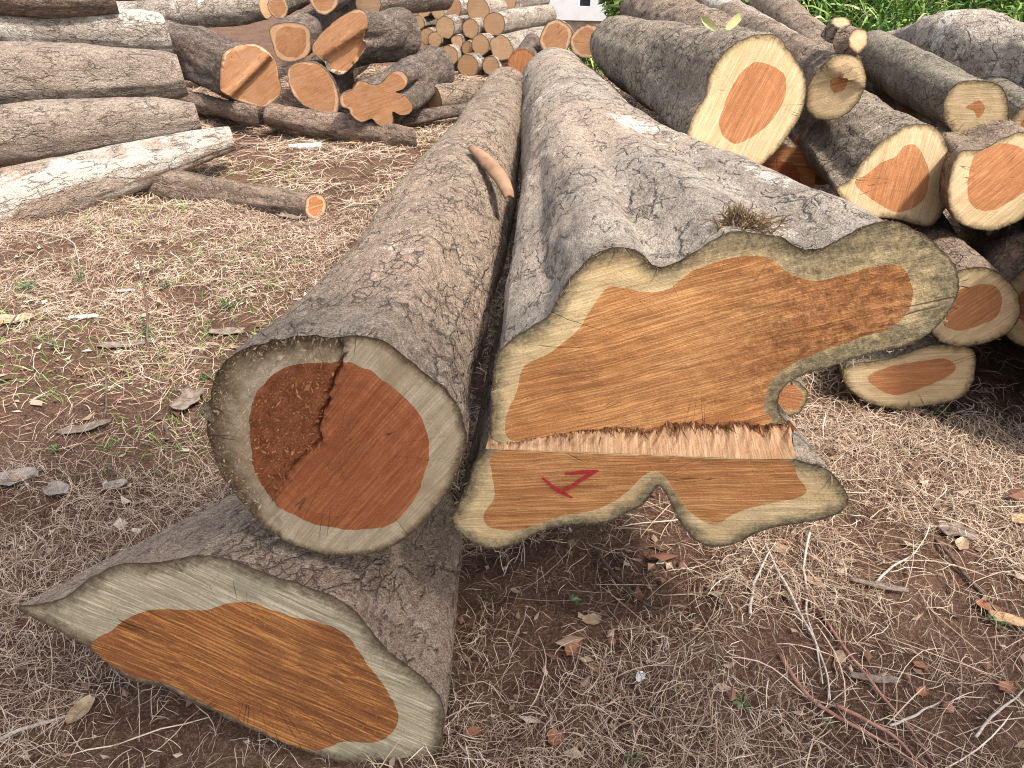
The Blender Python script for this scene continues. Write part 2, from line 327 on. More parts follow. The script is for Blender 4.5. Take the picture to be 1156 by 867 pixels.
def loft(parent, loop3, c0, c1, r2, bark, capmat, rows=60, fade=.6, amp=.01, bow=(0, 0, 0), near=.02, flat=1., detail=3., taper=1., squash=None, name='bark', bumps=(), bulge=(0, .1)):
    """bark of a log: the near outline blending into a round far end"""
    ax = nrm(c1 - c0); Ln = np.linalg.norm(c1 - c0)
    u = nrm(np.cross(ax, [0, 0, 1])); w = np.cross(u, ax)
    rel = loop3 - c0; pu, pw, pa = rel@u, rel@w, rel@ax
    n = len(loop3); seg = np.hypot(np.diff(np.r_[pu, pu[0]]), np.diff(np.r_[pw, pw[0]])); cum = np.r_[0, np.cumsum(seg)[:-1]]/seg.sum()*2*np.pi
    ang = np.arctan2(pw, pu); sgn = 1 if (pu*np.roll(pw, -1) - np.roll(pu, -1)*pw).sum() > 0 else -1
    d = ang - sgn*cum; ph0 = np.arctan2(np.sin(d).mean(), np.cos(d).mean()); ph = sgn*cum + ph0
    r1 = math.sqrt(abs((pu*np.roll(pw, -1) - np.roll(pu, -1)*pw).sum()/2)/math.pi)
    t = np.linspace(0, 1, rows); k = max(1.01, min(400., Ln/near/rows)); s = (np.expm1(t*math.log(k)*1.)/(k - 1)) if k > 1.2 else t
    seed = rng.uniform(0, 50, 3)
    wob = 1 + .06*fbm(np.stack([np.cos(ph)*1.2, np.sin(ph)*1.2, 0*ph], -1) + seed, 2, 2)
    if squash is not None: cu, cw = np.cos(ph)*wob, np.sin(ph)*wob*squash
    else: cu, cw = np.cos(ph)*wob, np.sin(ph)*wob
    V = []; BC = []
    for si in s:
        rad = r1 + (r2 - r1)*si**taper; rad = rad*(1 + bulge[0]*(1 - math.exp(-(si*Ln/bulge[1])))*(1 - si)); b = float(sstep(0, fade, si))
        a_ = pu*rad/r1; c_ = pw*rad/r1
        U = a_*(1-b) + cu*rad*b; Wd = c_*(1-b) + cw*rad*b; A = si*Ln + pa*(1 - si)**2
        q = np.stack([U, Wd, A], 1); nr = np.hypot(U, Wd) + 1e-6
        dd = amp*(1.6*fbm(np.stack([U*2.2, Wd*2.2, A*1.1], 1) + seed, 3, 11)*min(1, si*Ln/.25) + .22*fbm(np.stack([U, Wd, A*.5], 1)*detail*7 + seed, 4, 21))
        for (bx, by, bs, br, bh) in bumps:
            dph = np.angle(np.exp(1j*(np.arctan2(Wd, U) - bx))); dd = dd + bh*np.exp(-((dph*rad/br)**2 + ((A - by)/bs)**2))
        dd = dd*min(1, si*Ln/.03 + .15)
        cc = c0 + ax*0
        bo = np.array(bow)*math.sin(math.pi*si)
        p = c0 + np.outer(U*(1 + dd/nr), u) + np.outer(Wd*(1 + dd/nr), w) + np.outer(A, ax) + bo
        V.append(p); BC.append(q + seed)
    V = np.vstack(V); BC = np.vstack(BC); R = len(s)
    i, j = np.meshgrid(np.arange(R-1), np.arange(n), indexing='ij'); a = i*n + j; b = i*n + (j+1) % n
    Q = np.stack([a, b, b+n, a+n], -1).reshape(-1, 4)
    if sgn > 0: Q = Q[:, ::-1] if False else Q
    cen = V[-n:].mean(0); V = np.vstack([V, V[-n:], cen[None]]); BC = np.vstack([BC, BC[-n:], BC[-n:].mean(0)[None]])
    base = R*n; jj = np.arange(n); T = np.stack([base + jj, base + (jj+1) % n, np.full(n, base+n)], 1)
    if sgn < 0: Q = Q[:, ::-1]; T = T[:, ::-1]
    gc = np.stack([BC[:, 0], BC[:, 1], 0*BC[:, 0]], 1); de = np.full(len(V), .05); de[base:base+n] = 0
    return mesh_obj(name, V, [Q, T], [bark, capmat], parent, attrs={'bc': BC, 'gc': gc, 'de': de}, mat_idx=np.r_[np.zeros(len(Q)), np.ones(len(T))])

def fringe(parent, loop3, n, cnt=500, length=.012, mat=None, name='frayed_bark_edge', up_only=False, outd=None):
    """ragged slivers of bark and moss along the sawn rim"""
    c = loop3.mean(0); N = len(loop3); V = []; Fc = []
    for k in range(cnt):
        i = rng.integers(N); f = rng.random(); p = loop3[i]*(1-f) + loop3[(i+1) % N]*f
        tg = nrm(loop3[(i+1) % N] - loop3[i]); out = np.cross(n, tg); out = out if out@(p - c) > 0 else -out
        d = nrm(out*rng.uniform(-.5, 1.) + n*rng.uniform(.05, .9) + tg*rng.normal(0, .7)); L = length*rng.uniform(.3, 1.1)*(2.2 if rng.random() < .04 else .6)
        p = p - out*rng.uniform(0, .008) - n*.002; s = nrm(np.cross(d, rng.normal(size=3)))*length*rng.uniform(.03, .08)
        b = len(V); V += [p - s, p + s, p + d*L*.6 + s*.7 + rng.normal(size=3)*L*.1, p + d*L]; Fc += [(b, b+1, b+2), (b, b+2, b+3)]
    o = mesh_obj(name, np.array(V), np.array(Fc), mat, parent, smooth=False); meta(o, kind='stuff'); return o

def fit_n(outline, n):
    return resample(outline, n)

def log(name, label, cat='log', near=None, far=None, outline=None, heart=None, hs=None, normal=None, nface=.5, bark='grey', sap='sap_far', hw='heart_far',
        grain=0., N=96, rows=60, group=None, h=.02, fade=.6, amp=.01, bow=(0, 0, 0), ctr=None, fr=0, frmat=None, wob=.07, squash=None, taper=1., height=None, nearstep=.03, bumps=(), moss=None, extra=None, bulge=(0, .1)):
    """near = (px, py, depth[, radius]); far = (px, py, depth, radius)"""
    c0 = P(*near[:3]); c1 = P(*far[:3]); ax = nrm(c0 - c1)
    if normal is None:
        tc = CAM - c0; tc[2] *= .3; nn = nrm(ax*(1-nface) + nrm(tc)*nface)
    else: nn = nrm(normal)
    jseed = rng.uniform(0, 90, 3)
    if outline is not None:
        ol = spline(outline, True, 2.5); loop = np.array([on_plane(x, y, c0, nn) for x, y in ol]); loop = resample(loop, N)
    else:
        e1 = nrm(np.cross([0, 0, 1], nn)); e2 = np.cross(nn, e1); ph = np.linspace(0, 2*np.pi, N, endpoint=False)
        rr = near[3]*(1 + wob*fbm(np.stack([np.cos(ph)*1.3, np.sin(ph)*1.3, 0*ph], -1) + jseed, 3, 4))
        loop = c0 + np.outer(rr*np.cos(ph), e1) + np.outer(rr*np.sin(ph)*(squash or 1), e2)
    cen = loop.mean(0)
    rad = (loop - cen); rl = np.linalg.norm(rad, axis=1, keepdims=True)
    loop = cen + rad*(1 + (.0025*fbm(loop*45 + jseed, 3, 8)[:, None])/rl)
    hl = None
    if heart is not None:
        hl = np.array([on_plane(x, y, c0, nn) for x, y in spline(heart, True, 2.5)]); hl = resample(hl, N)
    elif hs is not None:
        ph = np.linspace(0, 2*np.pi, N, endpoint=False)
        hl = cen + (loop - cen)*(hs*(1 + .10*fbm(np.stack([np.cos(ph)*1.5, np.sin(ph)*1.5, 0*ph], -1) + jseed + 9, 3, 6)))[:, None]
    if hl is not None:
        hc = hl.mean(0); hr = hl - hc; hl = hc + hr*(1 + .0022*fbm(hl*40 + jseed, 3, 13)[:, None]/np.linalg.norm(hr, axis=1, keepdims=True))
    mid = (c0 + c1)/2
    root = empty(name, (mid[0], mid[1], max(0., min(loop[:, 2].min(), c1[2]-far[3])))); meta(root, label, cat, group)
    loft(root, loop, cen, c1 + (cen - c0)*0, far[3], BARK[bark], W['cut_pale'], rows=rows, fade=fade, amp=amp, bow=bow, near=nearstep, taper=taper, squash=None, bumps=bumps, bulge=bulge)
    face_meshes(root, loop, hl, cen, nn, (W[sap], W[hw]), grain, h, height, moss=moss, extra=extra)
    if fr: fringe(root, loop, nn, fr, mat=frmat)
    return root, loop, nn

FR = plain_mat('frayed_fibre', (.11, .075, .045), (.26, .19, .11), 60)

# ================================================================== foreground logs
# ---- round log with a split, red-brown heart
zb = lambda L: [(220 + x*.3346, 350 + y*.3345) for x, y in L]
B_out = zb([(400,85),(470,93),(560,85),(650,110),(760,200),(850,270),(890,330),(915,420),(905,500),(880,570),(830,650),(760,730),(680,790),(590,825),(500,832),(400,820),(300,780),(220,720),(150,640),(100,570),(65,500),(45,420),(45,340),(60,250),(90,190),(160,135),(250,105),(330,90)])
B_heart = zb([(440,182),(520,178),(590,205),(670,265),(740,330),(775,390),(790,460),(780,540),(750,620),(700,690),(640,730),(560,742),(480,738),(400,722),(320,685),(260,645),(210,580),(190,500),(178,420),(190,330),(215,270),(270,215),(340,190)])
B_crack = zb([(500,120),(492,170),(470,230),(440,320),(412,400),(425,440),(330,540),(262,650)])
bc0 = P(385, 500, 1.6); bn = nrm([-.06, -1, .05])
def b_left(v):
    c3 = np.array([on_plane(x, y, bc0, bn) for x, y in B_crack]); xl = np.interp(v[:, 2], c3[::-1, 2], c3[::-1, 0])
    return .75*sstep(.010, -.006, v[:, 0] - xl)*sstep(-.05, .02, v[:, 2] - c3[-1, 2])
_ck = np.array([on_plane(x, y, bc0, bn) for x, y in B_crack]); _ck = resample(spline(_ck, False, .002), 130, False); _ck[:, 0] += .005*fbm(_ck*70, 3, 8) + .004*fbm(_ck*200, 2, 9)
B_extra = np.vstack([_ck + np.array([o, 0, 0]) + rng.normal(0, .0005, _ck.shape) for o in (-.012, -.0065, -.003, 0, .003, .0065)])
def b_height(V2):
    e1 = nrm(np.cross([0, 0, 1], bn)); e2 = np.cross(bn, e1)
    c3 = _ck; cen = B_cen[0]
    c2 = np.stack([(c3 - cen)@e1, (c3 - cen)@e2], 1)
    d = dist_poly(c2, V2, closed=False)
    xl = np.interp(V2[:, 1], c2[::-1, 1], c2[::-1, 0]); left = sstep(.012, -.006, V2[:, 0] - xl)
    return -.010*left*(.7 + .35*fbm(np.c_[V2*30, 0*V2[:, 0]], 3, 3)) - .030*sstep(.0050, .0, d)*sstep(-.12, .04, V2[:, 1] + .03*fbm(np.c_[V2*30, 0*V2[:, 0]], 2, 8)) + .004*sstep(.010, .004, np.abs(V2[:, 0] - xl - .008))
ol = spline(B_out, True, 2.5); B_cen = [resample(np.array([on_plane(x, y, bc0, bn) for x, y in ol]), 220).mean(0)]
rb, loopB, _ = log('sawn_log', 'thick round log with red-brown heartwood split by a crack, lying on the half log', near=(385, 500, 1.6), far=(571, 103, 5.9, .165), outline=B_out, heart=B_heart,
    normal=bn, bark='grey', sap='sap_old', hw='heart_old', grain=.9, N=220, rows=260, h=.009, fade=.6, amp=.014, taper=.85, bow=(.035, 0, 0), height=b_height, moss=b_left, extra=B_extra, fr=2600, frmat=FR, nearstep=.008)

def crumbs(root, cnt, test, px0, px1, py0, py1, pl, nn, mat, L0=.0028, name='sawdust'):
    V, Fc = [], []
    while cnt > 0:
        x, y = rng.uniform(px0, px1), rng.uniform(py0, py1)
        if not test(x, y): continue
        cnt -= 1; p = on_plane(x, y, pl, nn) + nn*rng.uniform(-.007, .001); d = nrm(rng.normal(size=3)*[1, .5, 1]); L = L0*rng.gamma(2., .5); t = nrm(np.cross(d, nn))*L*rng.uniform(.15, .5); b = len(V)
        V += [p - d*L - t*.4, p - d*L*.2 + t + nn*L*.3, p + d*L + t*.2 + nn*L*.25, p + d*L*.1 - t + nn*.001]; Fc += [(b, b+1, b+2), (b, b+2, b+3)]
    meta(mesh_obj(name, np.array(V), np.array(Fc), mat, root, smooth=False), kind='stuff')
DUST = plain_mat('sawdust', (.24, .085, .034), (.38, .17, .075), 90); DUSTP = plain_mat('pale_sawdust', (.30, .20, .11), (.46, .34, .21), 90)
_bo = np.array(B_out); _bh = np.array(B_heart); _bk = np.array(B_crack)
in_b = lambda x, y: bool(inside(_bo, np.array([[x, y]]))[0]) and x < np.interp(y, _bk[:, 1], _bk[:, 0])
crumbs(rb, 900, lambda x, y: in_b(x, y) and bool(inside(_bh, np.array([[x, y]]))[0]), 280, 400, 400, 570, bc0, bn, DUST)
crumbs(rb, 500, lambda x, y: in_b(x, y) and not bool(inside(_bh, np.array([[x, y]]))[0]), 235, 400, 370, 600, bc0 + bn*.006, bn, DUSTP)

# ---- half log under it
A_out = [(19,686),(48,681),(78,671),(102,652),(136,637),(174,635),(213,628),(242,628),(271,635),(310,650),(349,662),(388,679),(412,703),(436,732),(460,751),(484,771),(501,795),(500,829),(490,853),(465,866),(420,866),(380,860),(349,850),(300,831),(252,809),(213,790),(184,775),(145,766),(102,733),(58,708)]
A_heart = [(104,731),(131,708),(160,691),(203,688),(233,689),(262,680),(291,683),(329,696),(363,703),(392,717),(412,746),(431,771),(450,809),(431,836),(388,838),(352,847),(302,829),(254,806),(216,787),(186,771),(147,762)]
an = nrm([0, -1, .466])
log('half_log', 'low halved log with a streaked orange face, on the ground under the round log', near=(275, 750, 1.66), far=(462, 520, 2.75, .17), outline=A_out, heart=A_heart, normal=an,
    bark='half', sap='sap_half', hw='heart_half', grain=math.radians(-24), N=200, rows=110, h=.009, fade=3., amp=.008, fr=900, frmat=FR, nearstep=.008)

# ---- huge fluted butt with the saw ledge
C_up = [(553,490),(554,461),(556,424),(562,401),(583,378),(608,364),(624,350),(634,327),(652,304),(675,285),(698,278),(721,283),(735,297),(751,301),(777,288),(804,271),(823,263),(851,262),(883,269),(906,280),(929,280),(952,267),(980,254),(1010,250),(1038,262),(1060,279),(1076,297),(1083,322),(1075,346),(1053,374),(1025,389),(984,399),(943,412),(906,424),(885,438),(878,453),(883,470),(893,481)]
C_lo = [(897,518),(912,522),(926,526),(943,537),(957,557),(954,574),(934,585),(897,592),(860,599),(832,613),(804,617),(781,606),(765,585),(754,562),(744,548),(736,558),(724,571),(698,585),(675,592),(648,592),(615,599),(588,611),(560,620),(537,615),(516,599),(509,585),(518,567),(528,548),(535,525),(548,507)]
L_up = [(893,481),(883,479),(841,480),(795,479),(754,482),(694,485),(638,489),(592,496),(569,501),(553,490)]
L_lo = [(548,507),(565,507),(620,509),(703,512),(777,515),(846,518),(897,518)]
C_hup = [(574,494),(571,472),(585,438),(592,415),(622,396),(652,373),(666,350),(684,327),(698,324),(726,330),(754,327),(777,311),(804,297),(841,289),(869,294),(892,308),(915,317),(943,313),(985,302),(1010,298),(1025,310),(1030,335),(1022,355),(1000,372),(975,380),(940,392),(905,405),(880,420),(866,440),(864,462),(872,475),(841,483),(795,482),(754,485),(694,488),(638,492),(592,497)]
C_hlo = [(565,508.2),(620,510.2),(703,513.2),(777,516.2),(846,519.2),(890,520),(901,539),(911,553),(901,562),(869,569),(832,578),(809,592),(791,587),(772,571),(758,548),(749,537),(738,532),(724,539),(708,555),(684,571),(661,578),(634,583),(606,592),(578,599),(551,594),(546,580),(558,562),(555,534),(553,518)]
cp0 = P(720, 430, 1.36/ray(720, 430)[1]); cn = nrm([.05, -1, .03])
q0 = on_plane(553, 500, cp0, cn); cn2 = nrm([.05 - .165, -1, .03]); 
UPs = spline(C_up, False, 2.5); LOs = spline(C_lo, False, 2.5)
u3 = np.array([on_plane(x, y, cp0, cn) for x, y in UPs])
qlo = q0 + cn*.004
l3 = np.array([on_plane(x, y, qlo, cn2) for x, y in LOs])
lu3 = np.array([on_plane(x, y, cp0, cn) for x, y in spline(L_up, False, 2.5)])
ll3 = np.array([on_plane(x, y, qlo, cn2) for x, y in spline(L_lo, False, 2.5)])
js = np.array([3., 7., 1.])
def rough_edge(p, a=.0022):
    return p + a*np.stack([fbm(p*40 + js, 3, 1), 0*p[:, 0], fbm(p*40 + js + 30, 3, 2)], 1)
u3, l3 = rough_edge(u3), rough_edge(l3)
loopC = np.vstack([resample(u3, 210, False), resample(l3, 170, False)])
cenC = loopC.mean(0); farC = P(624, 92, 6.35)
rc = empty('sawn_log', (float(cenC[0]), 3.6, 0.1))
meta(rc, 'huge fluted log with a wavy orange cut end, saw ledge and red paint mark', 'log')
loft(rc, loopC, cenC, farC, .255, BARK['ash'], W['cut_pale'], rows=280, fade=.5, amp=.012, near=.008, taper=.55)
# faces (heart outlines kept a few mm inside the saw ledge)
lup = lu3.copy(); lup[1:-1, 2] += (.0035 + .006*sstep(.0, .45, lu3[1:-1, 0]))*fbm(lu3[1:-1]*55, 3, 4)
loop_u = np.vstack([resample(u3, 210, False), resample(lup, 150, False)[1:-1]])
loop_l = np.vstack([resample(l3, 170, False), resample(ll3, 150, False)[1:-1]])
hu3 = resample(np.array([on_plane(x, y, cp0, cn) for x, y in spline(C_hup, True, 2.5)]), 220)
hl3 = resample(np.array([on_plane(x, y, qlo, cn2) for x, y in spline(C_hlo, True, 2.5)]), 200)
hu3 = rough_edge(hu3); hl3 = rough_edge(hl3, .0008)
def c_height(V2):
    return .004*np.sin(V2[:, 1]*22 + V2[:, 0]*6)*fbm(np.c_[V2*3, 0*V2[:, 0]], 2, 6) + .0015*fbm(np.c_[V2[:, 0]*4, V2[:, 1]*60, 0*V2[:, 0]], 3, 31)
face_meshes(rc, loop_u, hu3, cp0, cn, (W['sap_big'], W['heart_big']), math.radians(14), .009, c_height, edge_loop3=u3, moss=lambda v: sstep(.30, .62, v[:, 0])*sstep(.62, .8, v[:, 2]))
face_meshes(rc, loop_l, hl3, qlo, cn2, (W['sap_big'], W['heart_big']), math.radians(6), .009, None, edge_loop3=l3)
# ledge of torn wood between the two saw cuts
nl = 240; a = resample(lup[::-1], nl, False); b = resample(ll3, nl, False); V = []
for k, f in enumerate(np.linspace(0, 1, 14)):
    p = a*(1-f) + b*f; fib = fbm(np.stack([np.arange(nl)/nl*70 + 1.5*f, np.full(nl, f*2.2), np.zeros(nl)], 1), 4, 17)*(.4 + np.abs(vnoise(np.stack([np.arange(nl)/nl*9, np.full(nl, f*.5), np.zeros(nl)], 1), 5))*1.6)
    e = math.sin(math.pi*f); p = p + np.stack([.001*fib*e, -.003*fib*e, .0035*fib*e + .003*e*(1-f)], 1); V.append(p)
V = np.vstack(V); i, j = np.meshgrid(np.arange(13), np.arange(nl-1), indexing='ij'); q = i*nl + j
gcl = np.stack([V[:, 1]*1.0 + V[:, 2], V[:, 0], 0*V[:, 0]], 1)
mesh_obj('saw_ledge', V, np.stack([q, q+nl, q+nl+1, q+1], -1).reshape(-1, 4), W['torn'], rc, attrs={'gc': gcl, 'de': np.full(len(V), .1)})
# splinters hanging over the ledge, coloured dark to imitate shadow among torn fibres
V, T = [], []; SPL = plain_mat('splinter_shadow_tone', (.13, .05, .02), (.34, .16, .07), 80)
for k in range(900):
    f = rng.beta(1.6, 1.1); p = a[int(f*(nl-1))] + np.array([0, .002, rng.uniform(-.002, .003)])
    L = rng.gamma(1.3, .012)*(.3 + .9*f) + .003
    d = nrm([rng.normal(0, .35), -1, rng.uniform(-.55, .15)]); s = np.array([rng.uniform(.0008, .0026), 0, rng.normal(0, .001)])
    bq = len(V); V += [p - s, p + s, p + d*L + np.array([0, 0, .001])]; V += [p + np.array([0, .001, .004])]; T += [(bq, bq+1, bq+2), (bq+1, bq+3, bq+2), (bq+3, bq, bq+2)]
mesh_obj('splintered_fibre', np.array(V), np.array(T), SPL, rc, smooth=False)
fringe(rc, loopC, cn, 4200, .011, FR)
# red painted mark, strokes brushed on the lower face
RED = plain_mat('red_paint', (.38, .014, .022), (.34, .035, .028), 160, .75, .4)
V, T = [], []
for st in ([(612,539),(622,548),(634,556),(646,562)], [(630,556),(645,549),(658,540),(675,531)], [(638,535),(655,533),(676,531)]):
    s = spline(st, False, 2.); s3 = np.array([on_plane(x, y, qlo + cn2*.0028, cn2) for x, y in s]); m = len(s3); wd = .0042*np.sin(np.linspace(.35, math.pi-.25, m))**.5*(1 + .25*fbm(s3*150, 2, 3))
    tg = np.gradient(s3, axis=0); sd = np.cross(tg, cn2); sd /= np.linalg.norm(sd, axis=1, keepdims=True); b0 = len(V)
    off = cn2*.0003*(len(V) % 7)
    V += list(s3 - sd*wd[:, None] + off) + list(s3 + sd*wd[:, None] + off); T += [(b0+i, b0+i+1, b0+m+i+1, b0+m+i) for i in range(m-1)]
mesh_obj('painted_mark', np.array(V), T, RED, rc, smooth=False)

# thin plates of bark lifting off the two foreground logs
def flakes(root, count, near, mat, seed, size=.012):
    bk = [o for o in root.children if o.name.startswith('bark')][0]; me = bk.data; nv = len(me.vertices); rs = np.random.default_rng(seed)
    co = np.empty(nv*3, np.float32); me.vertices.foreach_get('co', co); nm = np.empty(nv*3, np.float32); me.vertices.foreach_get('normal', nm)
    co = co.reshape(-1, 3) + np.array(root.location); nm = nm.reshape(-1, 3); bc = np.empty(nv*3, np.float32); me.attributes['bc'].data.foreach_get('vector', bc); bc = bc.reshape(-1, 3)
    ok = np.where((co[:, 1] < near) & (nm[:, 2] > -.1) & (co[:, 1] > co[:, 1].min() + .03))[0]; w = .1 + sstep(.0, .5, fbm(bc[ok]*4, 3, 5)); w *= co[ok, 1]**1.5; ok = rs.choice(ok, count, p=w/w.sum())
    V, Fc, B = [], [], []
    for k in ok:
        p, nn = co[k], nrm(nm[k]); t = nrm(np.cross(nn, rs.normal(size=3)*[.6, .25, .6])); u = np.cross(nn, t); L = size*rs.gamma(2., .5) + .003; wv = L*rs.uniform(.25, .6); tl = rs.uniform(.05, .5)*(1 if rs.random() < .7 else 0.2); th = .0015
        p = p + u*rs.uniform(-.01, .01) + t*rs.uniform(-.01, .01)
        ring = [(-1, -.6), (-.4, -1), (.5, -.8), (1, -.2), (.8, .7), (.1, 1), (-.8, .6)]; b = len(V); m = len(ring)
        for top in (1, 0):
            for (a, c_) in ring:
                a = a*rs.uniform(.75, 1.2); c_ = c_*rs.uniform(.7, 1.2); V.append(p + t*a*L + u*c_*wv + nn*(top*th - .0005 + tl*L*(a + 1)*.35)); B.append(bc[k] + np.array([a*L, c_*wv, .3]))
        Fc.append(tuple(b+i for i in range(m))); Fc += [(b+i, b+m+i, b+m+(i+1) % m, b+(i+1) % m) for i in range(m)]
    o = mesh_obj('bark_flakes', np.array(V), Fc, mat, root, smooth=False, attrs={'bc': np.array(B)}); meta(o, kind='stuff')
flakes(rb, 320, 5.5, BARK['grey'], 8, .028); flakes(rc, 240, 5.5, BARK['ash'], 9, .030)
flakes(rb, 1500, 4.5, BARK['grey'], 3); flakes(rc, 1500, 4.5, BARK['ash'], 4, .014)

# ================================================================== right pile
D_out = [(855,39),(875,39),(888,52),(901,70),(910,91),(909,112),(901,135),(886,158),(868,179),(847,196),(831,200),(813,191),(798,179),(782,166),(775,156),(782,130),(795,109),(800,88),(811,67),(826,52),(839,44)]
D_heart = [(857,70),(881,80),(888,96),(883,117),(868,140),(847,156),(829,162),(816,153),(812,138),(818,117),(826,99),(839,80)]
RP = 'logs in the pile on the right'
log('sawn_log', 'big mottled log with a yellow and orange oval end, beside the huge fluted log', near=(842, 118, 2.9), far=(694, 50, 5.6, .19), outline=D_out, heart=D_heart, normal=[.25, -1, .12],
    bark='mottle', sap='sap_new', hw='heart_new', grain=1.1, N=160, rows=150, h=.013, fade=.6, amp=.016, group=RP, fr=700, frmat=FR, nearstep=.012)
E_out = [(928,74),(942,63),(961,62),(973,72),(978,88),(974,105),(966,119),(952,131),(937,136),(921,133),(912,124),(911,105),(916,88)]
E_heart = [(937,91),(956,88),(954,100),(942,105)]
re_, loopE, nE = log('sawn_log', 'pale stepped log end with a tiny orange core and a branch stub above', near=(943, 98, 3.3), far=(820, 22, 6.2, .12), outline=E_out, heart=E_heart, bark='brown', sap='sap_new', hw='heart_new', grain=.35, N=120, rows=90, amp=.012, group=RP, fr=250, frmat=FR,
    height=lambda v: .022*sstep(.0, .006, v[:, 1] - .045 + v[:, 0]*.35))
F_out = [(1071,103),(1085,92),(1109,91),(1128,96),(1137,110),(1139,129),(1138,148),(1128,160),(1109,167),(1090,162),(1076,150),(1066,134),(1065,117)]
F_heart = [(1090,121),(1106,114),(1112,123),(1104,133),(1099,125)]
log('sawn_log', 'olive-barked log with a small red fleck in its cream end, near the right edge', near=(1103, 128, 3.2), far=(985, 62, 5.0, .15), outline=F_out, heart=F_heart, bark='olive', sap='sap_new', hw='heart_new', grain=.1, N=120, rows=90, amp=.010, group=RP, fr=250, frmat=FR)
H_out = [(1023,142),(1047,140),(1064,152),(1073,177),(1080,192),(1077,211),(1069,232),(1053,254),(1036,254),(1011,247),(984,246),(960,235),(944,213),(959,203),(975,181),(992,162),(1009,151)]
H_heart = [(1021,165),(1035,165),(1046,183),(1049,201),(1043,225),(1025,237),(1004,237),(966,209),(980,196),(995,184),(1011,177)]
log('sawn_log', 'mottled log with a broad notched orange heart, under the olive log', near=(1015, 197, 3.0), far=(905, 115, 5.0, .19), outline=H_out, heart=H_heart, normal=[.3, -1, .1], bark='mottle', sap='sap_new', hw='heart_new', grain=1.45, N=140, rows=110, h=.013, amp=.014, group=RP, fr=350, frmat=FR)
I_out = [(1086,170),(1109,168),(1138,153),(1165,150),(1185,168),(1192,200),(1176,232),(1156,246),(1139,254),(1115,261),(1087,253),(1074,240),(1070,221),(1072,200),(1077,182)]
I_heart = [(1100,177),(1119,165),(1138,162),(1160,172),(1168,195),(1160,214),(1143,226),(1122,237),(1105,237),(1093,225),(1093,200)]
log('sawn_log', 'log with a round orange heart in a wide cream ring, cut by the right edge', near=(1130, 205, 2.95), far=(1035, 120, 5.0, .2), outline=I_out, heart=I_heart, normal=[.2, -1, .12], bark='brown', sap='sap_new', hw='heart_new', grain=.7, N=140, rows=100, h=.013, group=RP, fr=200, frmat=FR)
K_out = [(1087,304),(1108,301),(1129,308),(1146,325),(1153,346),(1146,367),(1129,381),(1101,390),(1081,391),(1060,384),(1048,365),(1052,335),(1066,315)]
K_heart = [(1101,322),(1122,322),(1131,336),(1126,356),(1101,369),(1080,373),(1066,366),(1064,345),(1078,330)]
log('sawn_log', 'log with a cracked rim peeping out behind the lobe of the fluted log', near=(1102, 345, 2.65), far=(1005, 235, 4.4, .17), outline=K_out, heart=K_heart, bark='brown', sap='sap_new', hw='heart_new', grain=.9, N=120, rows=90, h=.013, group=RP, fr=250, frmat=FR)
Lg_out = [(951,419),(966,410),(1001,405),(1032,395),(1053,389),(1081,390),(1099,396),(1101,422),(1091,443),(1074,453),(1046,458),(1011,462),(977,453),(956,436)]
Lg_heart = [(980,426),(1001,415),(1036,408),(1067,405),(1079,415),(1067,427),(1032,441),(1011,446),(991,439)]
log('sawn_log', 'flattened log end on the ground, lowest of the right pile', near=(1025, 425, 2.86), far=(945, 325, 4.5, .14), outline=Lg_out, heart=Lg_heart, bark='olive', sap='sap_new', hw='heart_new', grain=.25, N=120, rows=80, h=.013, group=RP, fr=200, frmat=FR)
log('sawn_log', 'small log end on the ground in the crook of the fluted log', near=(889, 449, 2.8, .07), far=(830, 330, 4.6, .07), hs=.72, bark='olive', sap='sap_new', hw='heart_new', N=64, rows=40, group=RP)
log('sawn_log', 'dark-barked log in the shade below the log at the right edge', near=(1185, 345, 2.75, .16), far=(1110, 225, 4.5, .15), hs=.6, bark='dark', sap='sap_new', hw='heart_new', N=80, rows=60, group=RP)
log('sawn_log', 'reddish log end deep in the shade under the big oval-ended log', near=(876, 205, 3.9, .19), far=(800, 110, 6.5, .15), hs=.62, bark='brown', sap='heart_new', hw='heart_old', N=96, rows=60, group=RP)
log('sawn_log', 'log half hidden at the right edge, its weathered end beside the olive log', near=(1166, 140, 3.35, .085), far=(1085, 80, 5.2, .09), hs=.5, bark='olive', sap='sap_new', hw='heart_new', N=80, rows=50, group=RP)
log('fluted_log', 'massive grey fluted log above the pile in front of the green grass', near=(1266, 116, 3.6, .23), far=(1004, 54, 5.6, .14), hs=.6, bark='pale', sap='sap_new', hw='heart_new', N=140, rows=110, amp=.03, group=RP, wob=.14, bumps=((1.6, 1.45, .62, .30, .15), (2.6, 1.2, .4, .12, .05)))
log('sawn_log', 'rough dark log rising behind the big oval-ended log', near=(866, 92, 4.3, .19), far=(732, 14, 8.2, .30), hs=.6, bark='brown', sap='sap_new', hw='heart_new', N=110, rows=80, amp=.03, group=RP)
log('peeled_log', 'peeled whitish log lying at the back of the right pile', near=(912, 78, 4.5, .13), far=(790, 2, 8.0, .2), hs=.6, bark='white', sap='sap_new', hw='heart_new', N=96, rows=60, group=RP)
log('sawn_log', 'brown log at the back beside the peeled log', near=(950, 84, 4.3, .12), far=(866, 6, 7.0, .16), hs=.6, bark='brown', sap='sap_new', hw='heart_new', N=96, rows=60, group=RP)
